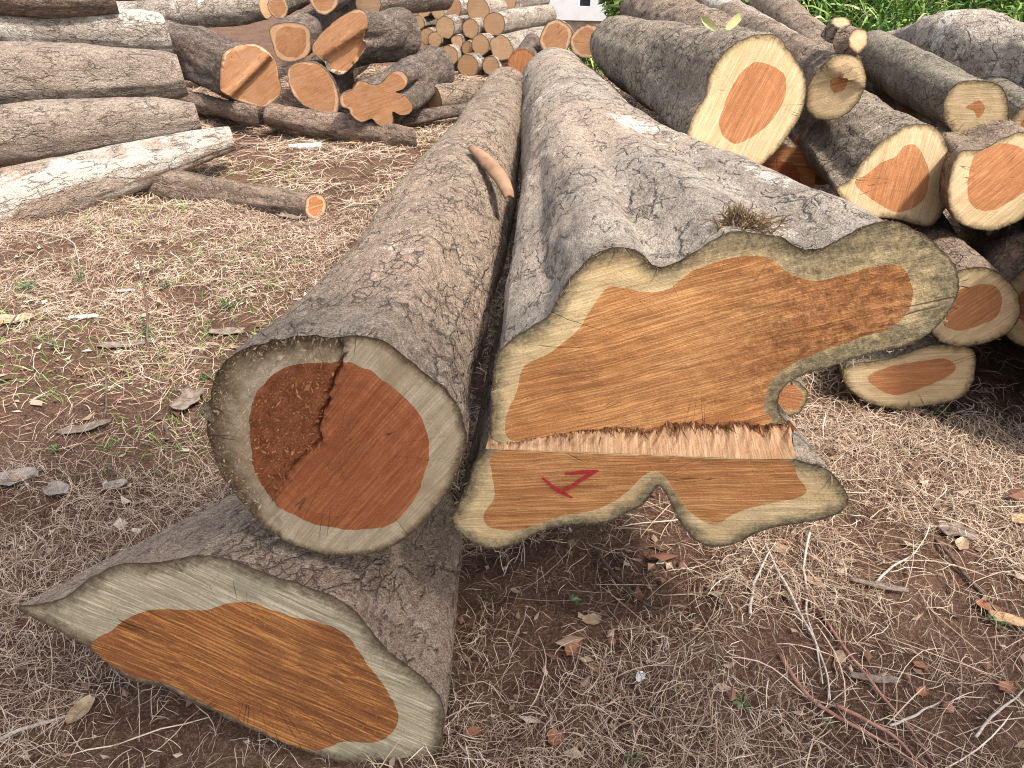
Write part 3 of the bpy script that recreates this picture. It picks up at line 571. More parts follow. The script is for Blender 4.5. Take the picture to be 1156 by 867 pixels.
# branch stub on the stepped log, bark burr on the olive log
def stub(parent, px, py, t, d, r, L, name='branch_stub', bark='brown'):
    c = P(px, py, t); d = nrm(d); e1 = nrm(np.cross(d, [.3, .2, 1])); e2 = np.cross(d, e1); ph = np.linspace(0, 2*np.pi, 40, endpoint=False)
    sd = rng.uniform(0, 9, 3); rr = r*(1 + .2*fbm(np.stack([np.cos(ph), np.sin(ph), 0*ph], 1)*1.5 + sd, 3, 1))
    lp = c + d*L + np.outer(rr*np.cos(ph), e1) + np.outer(rr*np.sin(ph), e2)
    o = loft(parent, lp, c + d*L, c - d*L*.4, r*1.5, BARK[bark], W['cut_pale'], rows=20, amp=r*.14, name=name)
    f, = face_meshes(parent, lp, None, c + d*L, d, (W['cut_pale'],), .4, r*.2); f.name = 'stub_end'; f.parent = o; 
    return o
stub(re_, 960, 48, 3.26, (.30, -.85, .30), .048, .045)
stub(re_, 946, 36, 3.36, (-.1, -.35, .8), .042, .045)
log('sawn_log', 'added dark log standing in for the black shadow right of the lowest log', near=(1222, 425, 2.75, .2), far=(1130, 300, 4.5, .19), normal=[1, -.45, 0], hs=.6, bark='dark', sap='sap_old', hw='heart_old', N=80, rows=50, group=RP)  # invented log, dark bark in place of plain deep shadow
log('sawn_log', 'added log beyond the right edge that casts shade on the black corner', near=(1300, 320, 2.3, .30), far=(1190, 205, 4.6, .24), hs=.6, bark='dark', sap='sap_new', hw='heart_new', N=80, rows=50, group=RP)  # added out of view to cast shade on the corner below
log('sawn_log', 'added dark filler log blackening the gap below the stepped log end', near=(930, 172, 3.9, .16), far=(850, 95, 6.2, .16), hs=.6, bark='dark', sap='heart_new', hw='heart_old', N=72, rows=50, group=RP)  # filler log added so the gap reads black
log('sawn_log', 'added dark filler log closing the gap under the olive log', near=(1055, 135, 4.1, .17), far=(985, 78, 6.0, .16), hs=.6, bark='dark', sap='heart_new', hw='heart_old', N=72, rows=50, group=RP)  # filler log, put in to keep this gap dark

# ================================================================== centre background
CB = 'small logs stacked in the centre background'
def small(px, py, r, t, lab, dx=.55, L=2.6, bark='pale', tilt=0, wob=.1, **k):
    c0 = P(px, py, t); c1 = c0 + nrm([dx, 1, tilt])*L
    v = c1 - CAM; dep = v[1]*CT - v[2]*ST; x = v[0]/dep*F + PW/2; y = PH/2 - (v[1]*ST + v[2]*CT)/dep*F
    kw = dict(group=CB, sap='cut_pale', hw='heart_far', N=48, rows=24, h=.04, amp=.012, wob=wob, nface=.35, nearstep=.1); kw.update(k)
    return log('sawn_log', lab, near=(px, py, t, r*t/F), far=(x, y, dep, r*t/F*.92), bark=bark, **kw)
for a_ in [
 (456, 4, 12, 10.9, 'small log end half hidden by the dark log, upper left of the central stack'),
 (478, 8, 10, 10.6, 'hollow-looking small log end with a dark ring, upper left of the central stack'),
 (495, 14, 7.5, 10.5, 'little reddish log end between two bigger ends atop the central stack'),
 (508, 8, 13.5, 10.5, 'wide pale log end in the top row of the central stack'),
 (540, 12, 14, 10.3, 'tall oval log end at the top of the central stack'),
 (558, 27, 13, 10.1, 'log end with long grey bark reaching towards the white building'),
 (566, 54, 13.5, 9.9, 'log end with white flaking bark, lowest of the long right-hand logs in the central stack'),
 (472, 25, 8, 10.7, 'thin log end against the dark log in the central stack'),
 (503, 31, 11.5, 10.4, 'blunt log end left of the round pale one in the central stack'),
 (531, 32, 10.5, 10.2, 'neat round pale log end in the middle of the central stack'),
 (516, 47, 7.5, 10.3, 'smallest log end in the middle of the central stack'),
 (528, 54, 7.5, 10.25, 'narrow log end wedged beside the smallest one in the central stack'),
 (543, 51, 11, 10.1, 'round log end with a dark pith under the pale round one'),
 (482, 41, 9, 10.6, 'orange log end tucked behind another at the left of the central stack'),
 (491, 45, 8.5, 10.5, 'small log end overlapping an orange one at the left of the central stack'),
 (507, 63, 11.5, 10.3, 'log end low at the left of the central stack above the grass stalks'),
 (528, 75, 12.5, 10.1, 'lowest round log end of the central stack'),
 (554, 74, 10, 10.0, 'slanting shaded log end at the bottom of the central stack'),
]:
    small(*a_, L=1.55 if a_[0] in (558, 566) else (1.2 if a_[1] < 20 else 2.4))
small(572, 2, 12, 10.6, 'mottled log lying across the top of the central stack', bark='pale', L=1.1)
small(520, -14, 14, 10.8, 'log above the wide pale end, cut by the top of the picture')
log('sawn_log', 'orange log end standing up behind the far tip of the fluted log', near=(628, 42, 7.4, .155), far=(634, 40, 9.5, .13), hs=.8, bark='brown', sap='sap_far', hw='heart_far', N=72, rows=40, grain=.5)
log('sawn_log', 'orange half-hidden log end behind the start of the mottled log', near=(662, 47, 6.8, .14), far=(690, 42, 8.6, .13), hs=.8, bark='dark', sap='sap_far', hw='heart_far', N=72, rows=40, nface=.2)
log('split_log', 'split reddish log end with dark cracks between the two foreground logs', near=(590, 72, 6.9, .125), far=(600, 50, 9.5, .12), hs=.9, bark='dark', sap='heart_old', hw='heart_new', N=72, rows=40, grain=1.4)
log('sawn_log', 'short grey log lying across behind the round foreground log', near=(489, 112, 7.6, .125), far=(580, 100, 8.2, .12), bark='brown', sap='cut_pale', N=64, rows=50, nface=.1)
log('sawn_log', 'dark weathered pole lying behind the tip of the bolster log', near=(448, 136, 7.1, .075), far=(530, 122, 7.5, .07), bark='dark', sap='cut_pale', N=48, rows=40, nface=.1)

# ================================================================== left back pile
LB = 'dark-barked logs in the pile at the back left'
T_out = [(252,60),(267,52),(286,49),(301,56),(312,70),(315,88),(318,101),(312,112),(299,121),(278,117),(257,109),(248,101),(248,80)]
log('sawn_log', 'thick log end with a diagonal saw ridge, leftmost of the back-left faces', near=(283, 85, 7.0), far=(95, 22, 10.5, .30), outline=T_out, hs=.94, nface=.75, bark='dark', sap='sap_far', hw='heart_far', N=110, rows=90, h=.02, amp=.03, group=LB, grain=.6,
    height=lambda v: .05*sstep(-.02, .0, v[:, 0]*-.62 + v[:, 1]*.78) + .03*sstep(.05, .0, np.abs(v[:, 0]*-.62 + v[:, 1]*.78 - .03)))
U_out = [(304,34),(312,27),(332,25),(348,31),(351,47),(348,62),(330,70),(314,66),(308,52)]
log('sawn_log', 'squarish log end with a pale ring, above the diagonal-ridged end', near=(330, 47, 7.0), far=(395, 2, 10., .2), outline=U_out, hs=.76, nface=.6, bark='dark', sap='sap_far', hw='heart_far', N=90, rows=60, amp=.02, group=LB, grain=.8)
W_out = [(325,78),(338,70),(356,71),(369,80),(379,96),(383,114),(379,130),(366,127),(348,122),(335,112),(327,99)]
log('sawn_log', 'tan log end with a pointed lower corner resting on the bolster', near=(354, 100, 6.9), far=(400, 60, 9.5, .2), outline=W_out, hs=.9, nface=.7, bark='dark', sap='sap_far', hw='heart_far', N=90, rows=60, amp=.02, group=LB, grain=.3)
V_out = [(352,54),(361,39),(382,21),(402,10),(414,16),(415,34),(409,44),(414,52),(402,70),(387,84),(371,80),(366,70),(356,62)]
log('sawn_log', 'black-barked log with a tilted two-step face, on top of the back-left pile', near=(385, 47, 6.8), far=(452, 38, 8.0, .25), outline=V_out, hs=.95, nface=.7, bark='dark', sap='sap_far', hw='heart_far', N=110, rows=70, amp=.03, group=LB, grain=.6,
    height=lambda v: -.07*sstep(.0, .03, -v[:, 1] + v[:, 0]*.55 - .01), bumps=((.2, .75, .2, .12, .10),))
X_out = [(383,112),(387,104),(397,101),(405,91),(421,95),(431,93),(441,82),(454,80),(461,90),(456,100),(446,104),(457,108),(466,119),(463,128),(452,130),(443,126),(443,140),(434,144),(424,139),(420,134),(408,138),(397,131),(393,123),(386,121)]
log('fluted_log', 'flower-shaped lobed log end resting on the bolster', near=(424, 112, 6.5), far=(488, 76, 8.3, .22), outline=X_out, hs=.93, nface=.7, bark='dark', sap='sap_far', hw='heart_far', N=140, rows=70, amp=.025, fade=.5, group=LB, grain=.3)
log('sawn_log', 'log end above the squarish one, cut by the top of the picture', near=(365, -2, 7.3, .14), far=(420, -30, 10., .14), hs=.8, bark='dark', sap='sap_far', hw='heart_far', N=64, rows=40, group=LB, nface=.6)
log('sawn_log', 'small shaded log end at the back between the grey log and the squarish end', near=(314, 8, 8.2, .11), far=(360, -12, 11., .11), hs=.8, bark='dark', sap='sap_far', hw='heart_far', N=64, rows=40, group=LB, nface=.6)
log('sawn_log', 'dark log behind the top of the back-left pile', near=(415, 2, 8.4, .16), far=(500, -6, 9.6, .16), bark='dark', sap='cut_pale', N=64, rows=40, group=LB, nface=.2)
log('bolster_log', 'reddish-brown bolster log lying on the grass beneath the lobed end', near=(467, 157, 6.62, .10), far=(306, 131, 7.0, .12), bark='redbrown', sap='cut_pale', N=80, rows=90, amp=.02, group=LB, normal=[1, .4, 0])
log('bolster_log', 'short reddish-brown bolster log beneath the ridged log', near=(291, 131, 6.95, .095), far=(190, 108, 7.8, .11), bark='redbrown', sap='cut_pale', N=72, rows=60, amp=.02, group=LB, normal=[1, .35, 0])

# ================================================================== left pile of long logs
LP = 'long logs lying in the pile on the left'
log('long_log', 'thick tan-grey log with a rounded end, middle of the left pile', near=(206, 84, 6.2, .155), far=(-330, 96, 5.5, .30), bark='smooth', sap='cut_pale', N=110, rows=160, amp=.016, group=LP, nface=.0, normal=[1, .42, .1], nearstep=.015, bulge=(.42, .20))
log('long_log', 'grey-tan log between the thick log and the whitish log', near=(224, 132, 6.0, .10), far=(-330, 188, 5.1, .27), bark='smooth', sap='cut_pale', N=100, rows=140, amp=.016, group=LP, nearstep=.015, bulge=(.42, .20), normal=[1, .40, .1])
log('long_log', 'whitish lichen-covered log lying lowest at the front of the left pile', near=(262, 156, 5.75, .085), far=(-260, 305, 4.3, .235), bark='white', sap='cut_pale', N=110, rows=160, amp=.014, group=LP, nearstep=.015, bulge=(.40, .18), normal=[1, .5, .1])
log('thin_log', 'thin brown log lying on the ground under the tip of the whitish log', near=(356, 233, 4.95, .085), far=(120, 202, 5.8, .15), hs=.7, bark='redbrown', sap='sap_far', hw='heart_new', N=64, rows=90, amp=.012, group=LP, nface=.25)
log('long_log', 'brownish log behind the thick log, upper left', near=(190, 40, 7.2, .19), far=(-330, 20, 6.6, .22), bark='pale', sap='cut_pale', N=90, rows=110, amp=.015, group=LP, normal=[1, .5, .1], bulge=(.25, .15))
log('long_log', 'dark-bottomed log on the very top of the left pile', near=(128, -6, 6.9, .155), far=(-330, -12, 6.3, .2), bark='redbrown', sap='cut_pale', N=80, rows=90, amp=.015, group=LP, normal=[1, .5, .1], bulge=(.25, .15))
log('long_log', 'smooth grey log with a white scar, reaching towards the back-left faces', near=(300, 8, 8.6, .125), far=(40, 26, 9., .20), bark='pale', sap='cut_pale', N=80, rows=90, amp=.02, group=LP, normal=[1, -.3, .1])
log('long_log', 'grey log along the top edge behind the left pile', near=(290, -12, 9.4, .13), far=(-80, -8, 9.8, .14), bark='pale', sap='cut_pale', N=64, rows=60, amp=.02, group=LP, normal=[1, -.3, .1])

# ================================================================== setting
def ground():
    t = np.linspace(-1, 1, 520)
    k = 7.5; xs = np.sinh(t*k)/math.sinh(k)*160; ys = 2.2 + np.sinh(t*k)/math.sinh(k)*160
    # finer spacing close to the camera
    xs = np.sort(np.r_[xs[np.abs(xs) > 3.2], np.linspace(-3.2, 3.2, 330)]); ys = np.sort(np.r_[ys[(ys < .2) | (ys > 6)], np.linspace(.2, 6, 300)])
    X, Y = np.meshgrid(xs, ys); Z = gh(X, Y)
    p = np.stack([X, Y, 0*X], -1); near = np.exp(-(np.hypot(X, Y)/5)**2)
    Z = Z + near*(.006*fbm(p*22, 3, 41) + .0035*fbm(p*60, 2, 43))
    nx, ny = len(xs), len(ys); i, j = np.meshgrid(np.arange(ny-1), np.arange(nx-1), indexing='ij'); q = i*nx + j
    n = NT('soil'); tc = n.t.nodes.new('ShaderNodeTexCoord').outputs['Object']
    a = n.noise(tc, 3, 8, .65); b = n.noise(tc, 30, 6, .7); c3 = n.noise(n.map(tc, (1, 1, 1)), 120, 4, .7)
    c = n.ramp(n.math('ADD', n.math('MULTIPLY', a, .5), n.math('MULTIPLY', b, .5)), [(.34, (.055, .026, .016)), (.5, (.125, .060, .036)), (.66, (.20, .115, .072))])
    c = n.mix(n.rng(c3, .48, .66, 0, .7), c, (.28, .185, .125))
    gr = n.rng(n.noise(tc, 1.6, 5, .6), .55, .68, 0, .35); c = n.mix(gr, c, (.16, .15, .07))
    h = n.math('ADD', n.math('MULTIPLY', b, 1.), n.math('MULTIPLY', c3, .6))
    m = n.done(c, h, .9, .02, .95)
    o = mesh_obj('ground', np.stack([X, Y, Z], -1).reshape(-1, 3), np.stack([q, q+1, q+nx+1, q+nx], -1).reshape(-1, 4), m)
    meta(o, kind='structure')
ground()

def blades(name, pos, L, Wd, mat, head=None, lift=.02, stand=0., curl=1.2, seg=5, kind='stuff', droop=0.):
    n = len(pos); s = np.linspace(0, 1, seg+1)
    hd = rng.uniform(0, 2*np.pi, n) if head is None else head
    ku = rng.normal(0, curl, n); lf = np.abs(rng.normal(0, lift, n)) + .001; st = stand*rng.uniform(.5, 1.1, n)
    tilt = rng.normal(0, .012, n)
    a = hd[:, None] + ku[:, None]*(s[None]-.5) + .35*np.sin(s[None]*5 + rng.uniform(0, 6, n)[:, None])*(curl > .6)
    dx = np.cos(a)*np.cos(st)[:, None]; dy = np.sin(a)*np.cos(st)[:, None]
    step = (L/seg)[:, None]
    x = pos[:, :1] + np.c_[np.zeros(n), np.cumsum(dx[:, :-1]*step, 1)]; y = pos[:, 1:2] + np.c_[np.zeros(n), np.cumsum(dy[:, :-1]*step, 1)]
    z = gh(x, y) + .003 + lf[:, None]*np.sin(np.pi*np.clip(s, 0, 1))[None]*rng.uniform(.3, 1, n)[:, None] + np.abs(tilt)[:, None]*2*s[None] if stand == 0 else \
        gh(pos[:, 0], pos[:, 1])[:, None] + (np.sin(st)*L)[:, None]*(s - droop*s**3)[None]
    w = (Wd[:, None]*np.array([.7] + [1.]*(seg-1) + [.15])[None])
    roll = rng.uniform(-.9, .9, n)[:, None]
    sx, sy = -np.sin(a)*np.cos(roll), np.cos(a)*np.cos(roll); sz = np.sin(roll)*np.ones_like(a)
    l = np.stack([x - sx*w, y - sy*w, z - sz*w], -1); r = np.stack([x + sx*w, y + sy*w, z + sz*w], -1)
    V = np.stack([l, r], 2).reshape(n, -1, 3); K = V.shape[1]
    qb = np.array([[2*k, 2*k+1, 2*k+3, 2*k+2] for k in range(seg)]); Q = (np.arange(n)[:, None, None]*K + qb[None]).reshape(-1, 4)
    rnd = np.repeat(rng.random(n), K)
    o = mesh_obj(name, V.reshape(-1, 3), Q, mat, attrs={'rnd': rnd}); meta(o, kind=kind); return o
def ramp_mat(name, stops, rough=.8, trans=0.):
    n = NT(name); c = n.ramp(n.attr('rnd', True), stops); m = n.done(c, None, rough=rough)
    return m
STRAW = ramp_mat('dry_straw', [(0., (.15, .088, .058)), (.25, (.30, .20, .135)), (.55, (.45, .33, .235)), (.88, (.56, .435, .325)), (1., (.68, .57, .45))])
GREEN = ramp_mat('green_blades', [(0., (.05, .10, .025)), (.4, (.11, .21, .04)), (.75, (.20, .32, .075)), (.92, (.36, .40, .14)), (1., (.45, .38, .2))])
WEED = ramp_mat('weed_leaf', [(0., (.04, .085, .03)), (.7, (.09, .16, .055)), (1., (.20, .22, .10))], .7)

def scatter(n, x0, x1, y0, y1, dens):
    p = np.stack([rng.uniform(x0, x1, n), rng.uniform(y0, y1, n)], 1); return p[rng.random(n) < dens(p)]
def straw_d(p):
    d = .16 + .84*sstep(-.45, .30, fbm(np.c_[p*2.6, 0*p[:, 0]], 3, 51))
    d = d*(1 - .92*np.exp(-(((p[:, 0]-.70)/.24)**2 + ((p[:, 1]-1.32)/.13)**2)))       # bare heap at the right
    d = d*(1 - .85*np.exp(-(((p[:, 0]-.02)/.16)**2 + ((p[:, 1]-1.25)/.12)**2)))       # bare patch in the middle
    d = d*(1 - .6*np.exp(-(((p[:, 0]+.75)/.12)**2 + ((p[:, 1]-1.02)/.09)**2)))
    return d
p1 = scatter(66000, -1.7, 1.9, .75, 2.4, straw_d); n = len(p1)
blades('dry_grass', p1, rng.gamma(2.2, .019, n) + .012, rng.uniform(.0004, .0010, n), STRAW, lift=.008, curl=.8, seg=4)
p2 = scatter(95000, -3.8, 3.2, 2.2, 5.2, straw_d); n = len(p2)
blades('dry_grass', p2, rng.gamma(2.5, .024, n) + .02, rng.uniform(.0007, .0015, n), STRAW, lift=.010, curl=.8, seg=3)
p3 = scatter(110000, -6, 4.5, 5.0, 11.5, straw_d); n = len(p3)
blades('dry_grass', p3, rng.gamma(3., .04, n) + .04, rng.uniform(.0016, .0034, n), STRAW, lift=.016, curl=.8, seg=2)
p6 = scatter(1300, -1.2, 1.9, .8, 2.6, lambda p: .25 + .75*sstep(.1, .7, p[:, 0])*sstep(2.4, 1.6, p[:, 1])); n = len(p6)
blades('dry_grass', p6, rng.uniform(.10, .30, n), rng.uniform(.0007, .0014, n), STRAW, lift=.02, curl=.5, seg=6)
# sparse low green grass in the clearing
def gd(p): return sstep(.15, .55, fbm(np.c_[p*1.7, 0*p[:, 0]], 3, 77))*.8
p4 = scatter(15000, -3.6, .2, 2.0, 7.5, gd); n = len(p4)
blades('green_grass', p4, rng.uniform(.03, .09, n), rng.uniform(.001, .002, n), GREEN, stand=.8, curl=.5, seg=3, droop=.3)
# tall green grass on the bank behind the right pile
p5 = scatter(30000, .9, 11, 6.6, 12.5, lambda p: sstep(2.0, 2.8, p[:, 0] + .45*np.maximum(0, p[:, 1] - 8.5))); n = len(p5)
blades('tall_grass', p5, rng.uniform(.25, .75, n), rng.uniform(.006, .014, n), GREEN, stand=1.15, curl=.5, seg=4, droop=.45)

# ---- white building
WHT = plain_mat('white_paint', (.74, .74, .73), (.82, .82, .81), 6, .6, .1); PLI = plain_mat('plinth_render', (.36, .28, .22), (.46, .37, .3), 9, .9, .3)
GLS = plain_mat('dark_window', (.02, .025, .03), (.035, .04, .045), 3, .2, 0); BEI = plain_mat('beige_blind', (.52, .42, .33), (.6, .5, .41), 14, .7, .1)
ROOF = plain_mat('tin_roof', (.30, .12, .08), (.38, .17, .12), 12, .6, .3)
def boxv(c, ex, ey, ez, sx, sy, sz):
    c = np.asarray(c, float); return [c + ex*sx*a + ey*sy*b + ez*sz*d for a in (-.5, .5) for b in (-.5, .5) for d in (-.5, .5)], [(0,1,3,2),(4,6,7,5),(0,4,5,1),(2,3,7,6),(0,2,6,4),(1,5,7,3)]
def box(name, c, ex, ey, s, mat, parent):
    V, Fc = boxv(c, ex, ey, np.array([0, 0, 1.]), *s); return mesh_obj(name, np.array(V), Fc, mat, parent, smooth=False)
r0 = P(690, 24, 13.2); bx = nrm([1, -.28, 0]); by = nrm([.28, 1, 0]); zb0 = r0[2]
hut = empty('white_building', (r0[0] - bx[0]*1.3 + by[0]*1.5, r0[1] - bx[1]*1.3 + by[1]*1.5, 0)); meta(hut, 'small white painted building with windows beyond the stacked logs', 'building')
Wd_, Dp = 2.6, 3.0; cx = r0 - bx*Wd_/2 + by*Dp/2
# wall as a front with two real openings: piers and bands
def pier(a0, a1, z0, z1, nm='wall'):
    return a0, a1, z0, z1
V, Fc = [], []
cells = [(0, Wd_, zb0, zb0+.22), (0, .95, zb0+.22, zb0+1.3), (1.42, 2.02, zb0+.22, zb0+1.3), (2.22, Wd_, zb0+.22, zb0+1.3), (0, Wd_, zb0+1.3, 3.)]
org = r0 - bx*Wd_
for a0, a1, z0, z1 in cells:
    c = org + bx*(a0+a1)/2 + by*.1; c = np.array([c[0], c[1], (z0+z1)/2]); v, f = boxv(c, bx, by, np.array([0, 0, 1.]), a1-a0, .2, z1-z0); b0 = len(V); V += v; Fc += [tuple(b0+i for i in q) for q in f]
for c, s in ((org + by*(Dp/2+.1) + bx*.1, (.2, Dp-.2, 3.-zb0)), (org + bx*(Wd_-.1) + by*(Dp/2+.1), (.2, Dp-.2, 3.-zb0)), (org + bx*Wd_/2 + by*Dp, (Wd_, .2, 3.-zb0))):
    c = np.array([c[0], c[1], (3.+zb0)/2]); v, f = boxv(c, bx, by, np.array([0, 0, 1.]), *s); b0 = len(V); V += v; Fc += [tuple(b0+i for i in q) for q in f]
mesh_obj('wall', np.array(V), Fc, WHT, hut, smooth=False)
c = org + bx*Wd_/2 + by*(Dp/2); box('plinth', (c[0], c[1], zb0/2-.002), bx, by, (Wd_-.1, Dp-.1, zb0), PLI, hut)
c = org + bx*1.185 + by*.14; w1 = box('window', (c[0], c[1], zb0+.76), bx, by, (.466, .03, 1.076), BEI, hut); meta(w1, 'window with a beige blind')
c = org + bx*2.12 + by*.14; w2 = box('window', (c[0], c[1], zb0+.76), bx, by, (.196, .03, 1.076), GLS, hut); meta(w2, 'narrow dark window')
c = org + bx*Wd_/2 + by*Dp/2; box('roof', (c[0], c[1], 3.08), bx, by, (Wd_+.7, Dp+.7, .12), ROOF, hut)
c = r0 + bx*.16 + by*.2; po = box('gate_post', (c[0], c[1], .9), bx, by, (.2, .2, 1.8), PLI, None); meta(po, 'brownish post right beside the white building', 'post')

# ---- shrubs behind the logs
def shrub(name, label, c, r, hgt, nl, seed):
    rs = np.random.default_rng(seed); root = empty(name, (c[0], c[1], float(gh(c[0], c[1])))); meta(root, label, 'shrub', 'shrubs on the bank')
    z0 = root.location[2]; V, Fc, R = [], [], []
    cl = [(rs.uniform(-.7, .7)*r, rs.uniform(-.7, .7)*r, rs.uniform(.15, 1)*hgt, rs.uniform(.25, .5)*r) for _ in range(16)]
    for k in range(nl):
        q = cl[rs.integers(len(cl))]; d = nrm(rs.normal(size=3)); p = np.array([c[0]+q[0], c[1]+q[1], z0+q[2]]) + d*q[3]*rs.uniform(.5, 1)**.5
        if p[2] < z0+.03: continue
        a = nrm(rs.normal(size=3) + d*.6 + np.array([0, 0, -.3])); s = nrm(np.cross(a, rs.normal(size=3))); L = rs.uniform(.07, .15); b = len(V); cr = nrm(np.cross(a, s))
        V += [p, p + a*L*.5 + s*L*.22 + cr*L*.05, p + a*L, p + a*L*.5 - s*L*.22 + cr*L*.05]; Fc.append((b, b+1, b+2, b+3)); R += [rs.random()]*4
    mesh_obj('foliage', np.array(V), Fc, GREEN, root, smooth=False, attrs={'rnd': np.array(R)})
    V, Fc = [], []
    for q in cl[:9]:
        a = np.array([c[0], c[1], z0-.03]); b = np.array([c[0]+q[0], c[1]+q[1], z0+q[2]]); s = .012; k = len(V)
        V += [a+[s, 0, 0], a+[-s, s, 0], a+[-s, -s, 0], b+[s*.4, 0, 0], b+[-s*.4, s*.4, 0], b+[-s*.4, -s*.4, 0]]; Fc += [(k, k+1, k+4, k+3), (k+1, k+2, k+5, k+4), (k+2, k, k+3, k+5)]
    mesh_obj('stem', np.array(V), Fc, BARK['brown'], root, attrs={'bc': np.array(V)})
shrub('shrub', 'green leafy shrub right of the white building', P(735, 14, 11.0)*[1, 1, 0], .75, 1.3, 3500, 1)
shrub('shrub', 'darker shrub behind the top of the grey fluted log, upper right corner', P(1140, 18, 8.5)*[1, 1, 0], .9, .9, 3500, 2)
shrub('shrub', 'low shrub between the brown log and the grey fluted log', P(930, 8, 9.0)*[1, 1, 0], .8, .6, 2500, 3)

# ================================================================== small things
# curved strip of bark lying over the seam of the two logs
def tube(name, pts, rad, mat, seg=8, parent=None, n=None, attrs=True):
    pts = spline(np.asarray(pts, float), False, .02) if n is None else resample(spline(np.asarray(pts, float), False, .01), n, False)
    m = len(pts); rad = np.interp(np.linspace(0, 1, m), np.linspace(0, 1, len(rad)), rad); tg = np.gradient(pts, axis=0); V = []
    for p, t, r in zip(pts, tg, rad):
        t = nrm(t); a = nrm(np.cross(t, [.13, .27, 1])); b = np.cross(t, a); ph = np.linspace(0, 2*np.pi, seg, endpoint=False)
        V.append(p + np.outer(np.cos(ph)*r, a) + np.outer(np.sin(ph)*r, b))
    V = np.vstack(V); i, j = np.meshgrid(np.arange(m-1), np.arange(seg), indexing='ij'); q = i*seg + j; e = i*seg + (j+1) % seg
    Fc = [tuple(x) for x in np.stack([q, e, e+seg, q+seg], -1).reshape(-1, 4).tolist()] + [tuple(range(seg))[::-1], tuple(range((m-1)*seg, m*seg))]
    org = np.array([pts[:, 0].mean(), pts[:, 1].mean(), pts[:, 2].min()])
    return mesh_obj(name, V, Fc, mat, parent, origin=None if parent else org, attrs={'bc': V*3, 'rnd': np.full(len(V), .5)})
PEEL = plain_mat('peeled_bark_inner', (.22, .125, .072), (.34, .20, .118), 14, .85, .4)
PEELO = plain_mat('peeled_bark_outer', (.13, .085, .06), (.24, .17, .12), 20, .9, .5)
def bark_strip(name, label, pts, wid, mat, thick=.006, arch=.35, cat='bark strip', group=None, normal_hint=(0, 0, 1)):
    pts = resample(spline(np.asarray(pts, float), False, .01), 30, False); m = len(pts); K = 9; V = []
    tg = np.gradient(pts, axis=0); wd = np.interp(np.linspace(0, 1, m), np.linspace(0, 1, len(wid)), wid)
    sd = rng.uniform(0, 50)
    for layer in (0, 1):
        for i in range(m):
            t = nrm(tg[i]); s = nrm(np.cross(t, normal_hint)); u = np.cross(s, t)
            for f in np.linspace(-1, 1, K):
                jit = .10*vnoise(np.array([[i*.5, f*2, sd]]), 3)[0]
                V.append(pts[i] + s*wd[i]*(f + jit*abs(f)) + u*(arch*wd[i]*(1 - f*f) - layer*thick))
    V = np.array(V); Fc = []; o = m*K
    for i in range(m-1):
        for j in range(K-1):
            a = i*K + j; Fc += [(a, a+1, a+K+1, a+K), (o+a, o+a+K, o+a+K+1, o+a+1)]
        Fc += [(i*K, (i+1)*K, o+(i+1)*K, o+i*K), (i*K+K-1, o+i*K+K-1, o+(i+1)*K+K-1, (i+1)*K+K-1)]
    for j in range(K-1): Fc += [(j, o+j, o+j+1, j+1), ((m-1)*K+j, (m-1)*K+j+1, o+(m-1)*K+j+1, o+(m-1)*K+j)]
    ob = mesh_obj(name, V, Fc, mat, origin=np.array([pts[:, 0].mean(), pts[:, 1].mean(), V[:, 2].min()])); meta(ob, label, cat, group); return ob
bark_strip('bark_strip', 'smooth curved strip of tan bark lying across the seam of the two foreground logs',
    [P(533, 166, 3.02), P(545, 176, 2.92), P(558, 190, 2.80), P(567, 203, 2.70), P(573, 215, 2.62), P(575, 222, 2.58)], [.016, .026, .030, .029, .025, .015], PEEL, .010, .6)

# dry root tuft on the rim of the fluted log
DRY = ramp_mat('dry_tuft', [(0., (.09, .055, .03)), (.5, (.24, .165, .095)), (1., (.40, .29, .18))])
c = P(848, 258, 1.47); V, Fc, R = [], [], []
for k in range(900):
    st = rng.random() < .35
    p = c + np.array([rng.normal(0, .028), rng.normal(.03, .02), rng.normal(-.004, .006)]); d = nrm([rng.normal(0, .8), rng.normal(-.2, .5), rng.uniform(-.1, .6)]) if not st else nrm([rng.normal(-.15, .3), rng.normal(0, .3), 1])
    if st: p = c + np.array([rng.normal(-.02, .008), .02, 0])
    L = rng.uniform(.02, .05); s = nrm(np.cross(d, rng.normal(size=3)))*rng.uniform(.0006, .0016); bq = len(V); q = p + d*L*.5 + rng.normal(size=3)*.005
    V += [p-s, p+s, q-s, q+s, p + d*L]; Fc += [(bq, bq+1, bq+3, bq+2), (bq+2, bq+3, bq+4)]; R += [rng.random()]*5
meta(mesh_obj('dry_root_tuft', np.array(V), Fc, DRY, smooth=False, attrs={'rnd': np.array(R)}, origin=c), 'brown tuft of dry roots on the upper rim of the fluted log', 'root tuft')

TW_G = plain_mat('twig_grey', (.38, .32, .27), (.56, .49, .42), 60, .85, .2); TW_R = plain_mat('twig_reddish', (.24, .115, .08), (.36, .19, .135), 60, .8, .2); TW_D = plain_mat('twig_dark', (.08, .05, .035), (.16, .11, .08), 60, .85, .2)
def twig(label, pp, r, mat, lift=.01, n=26):
    pts = []
    for k, q in enumerate(pp):
        g = G(q[0], q[1]); z = q[2] if len(q) > 2 else lift
        if z > .02: g = CAM + (g - CAM)*(1 - z/CH)
        else: g[2] += z
        pts.append(g)
    sg = resample(spline(np.array(pts), False, .01), 16, False); sg[:, :2] += .006*np.stack([fbm(sg*11 + r*900, 3, 1), fbm(sg*11 + r*700, 3, 2)], 1); pts = sg
    r = r*1.35; meta(tube('twig', pts, [r, r*.9, r*.45], mat, 6, n=n), label, 'twig', 'dry twigs on the ground'); 
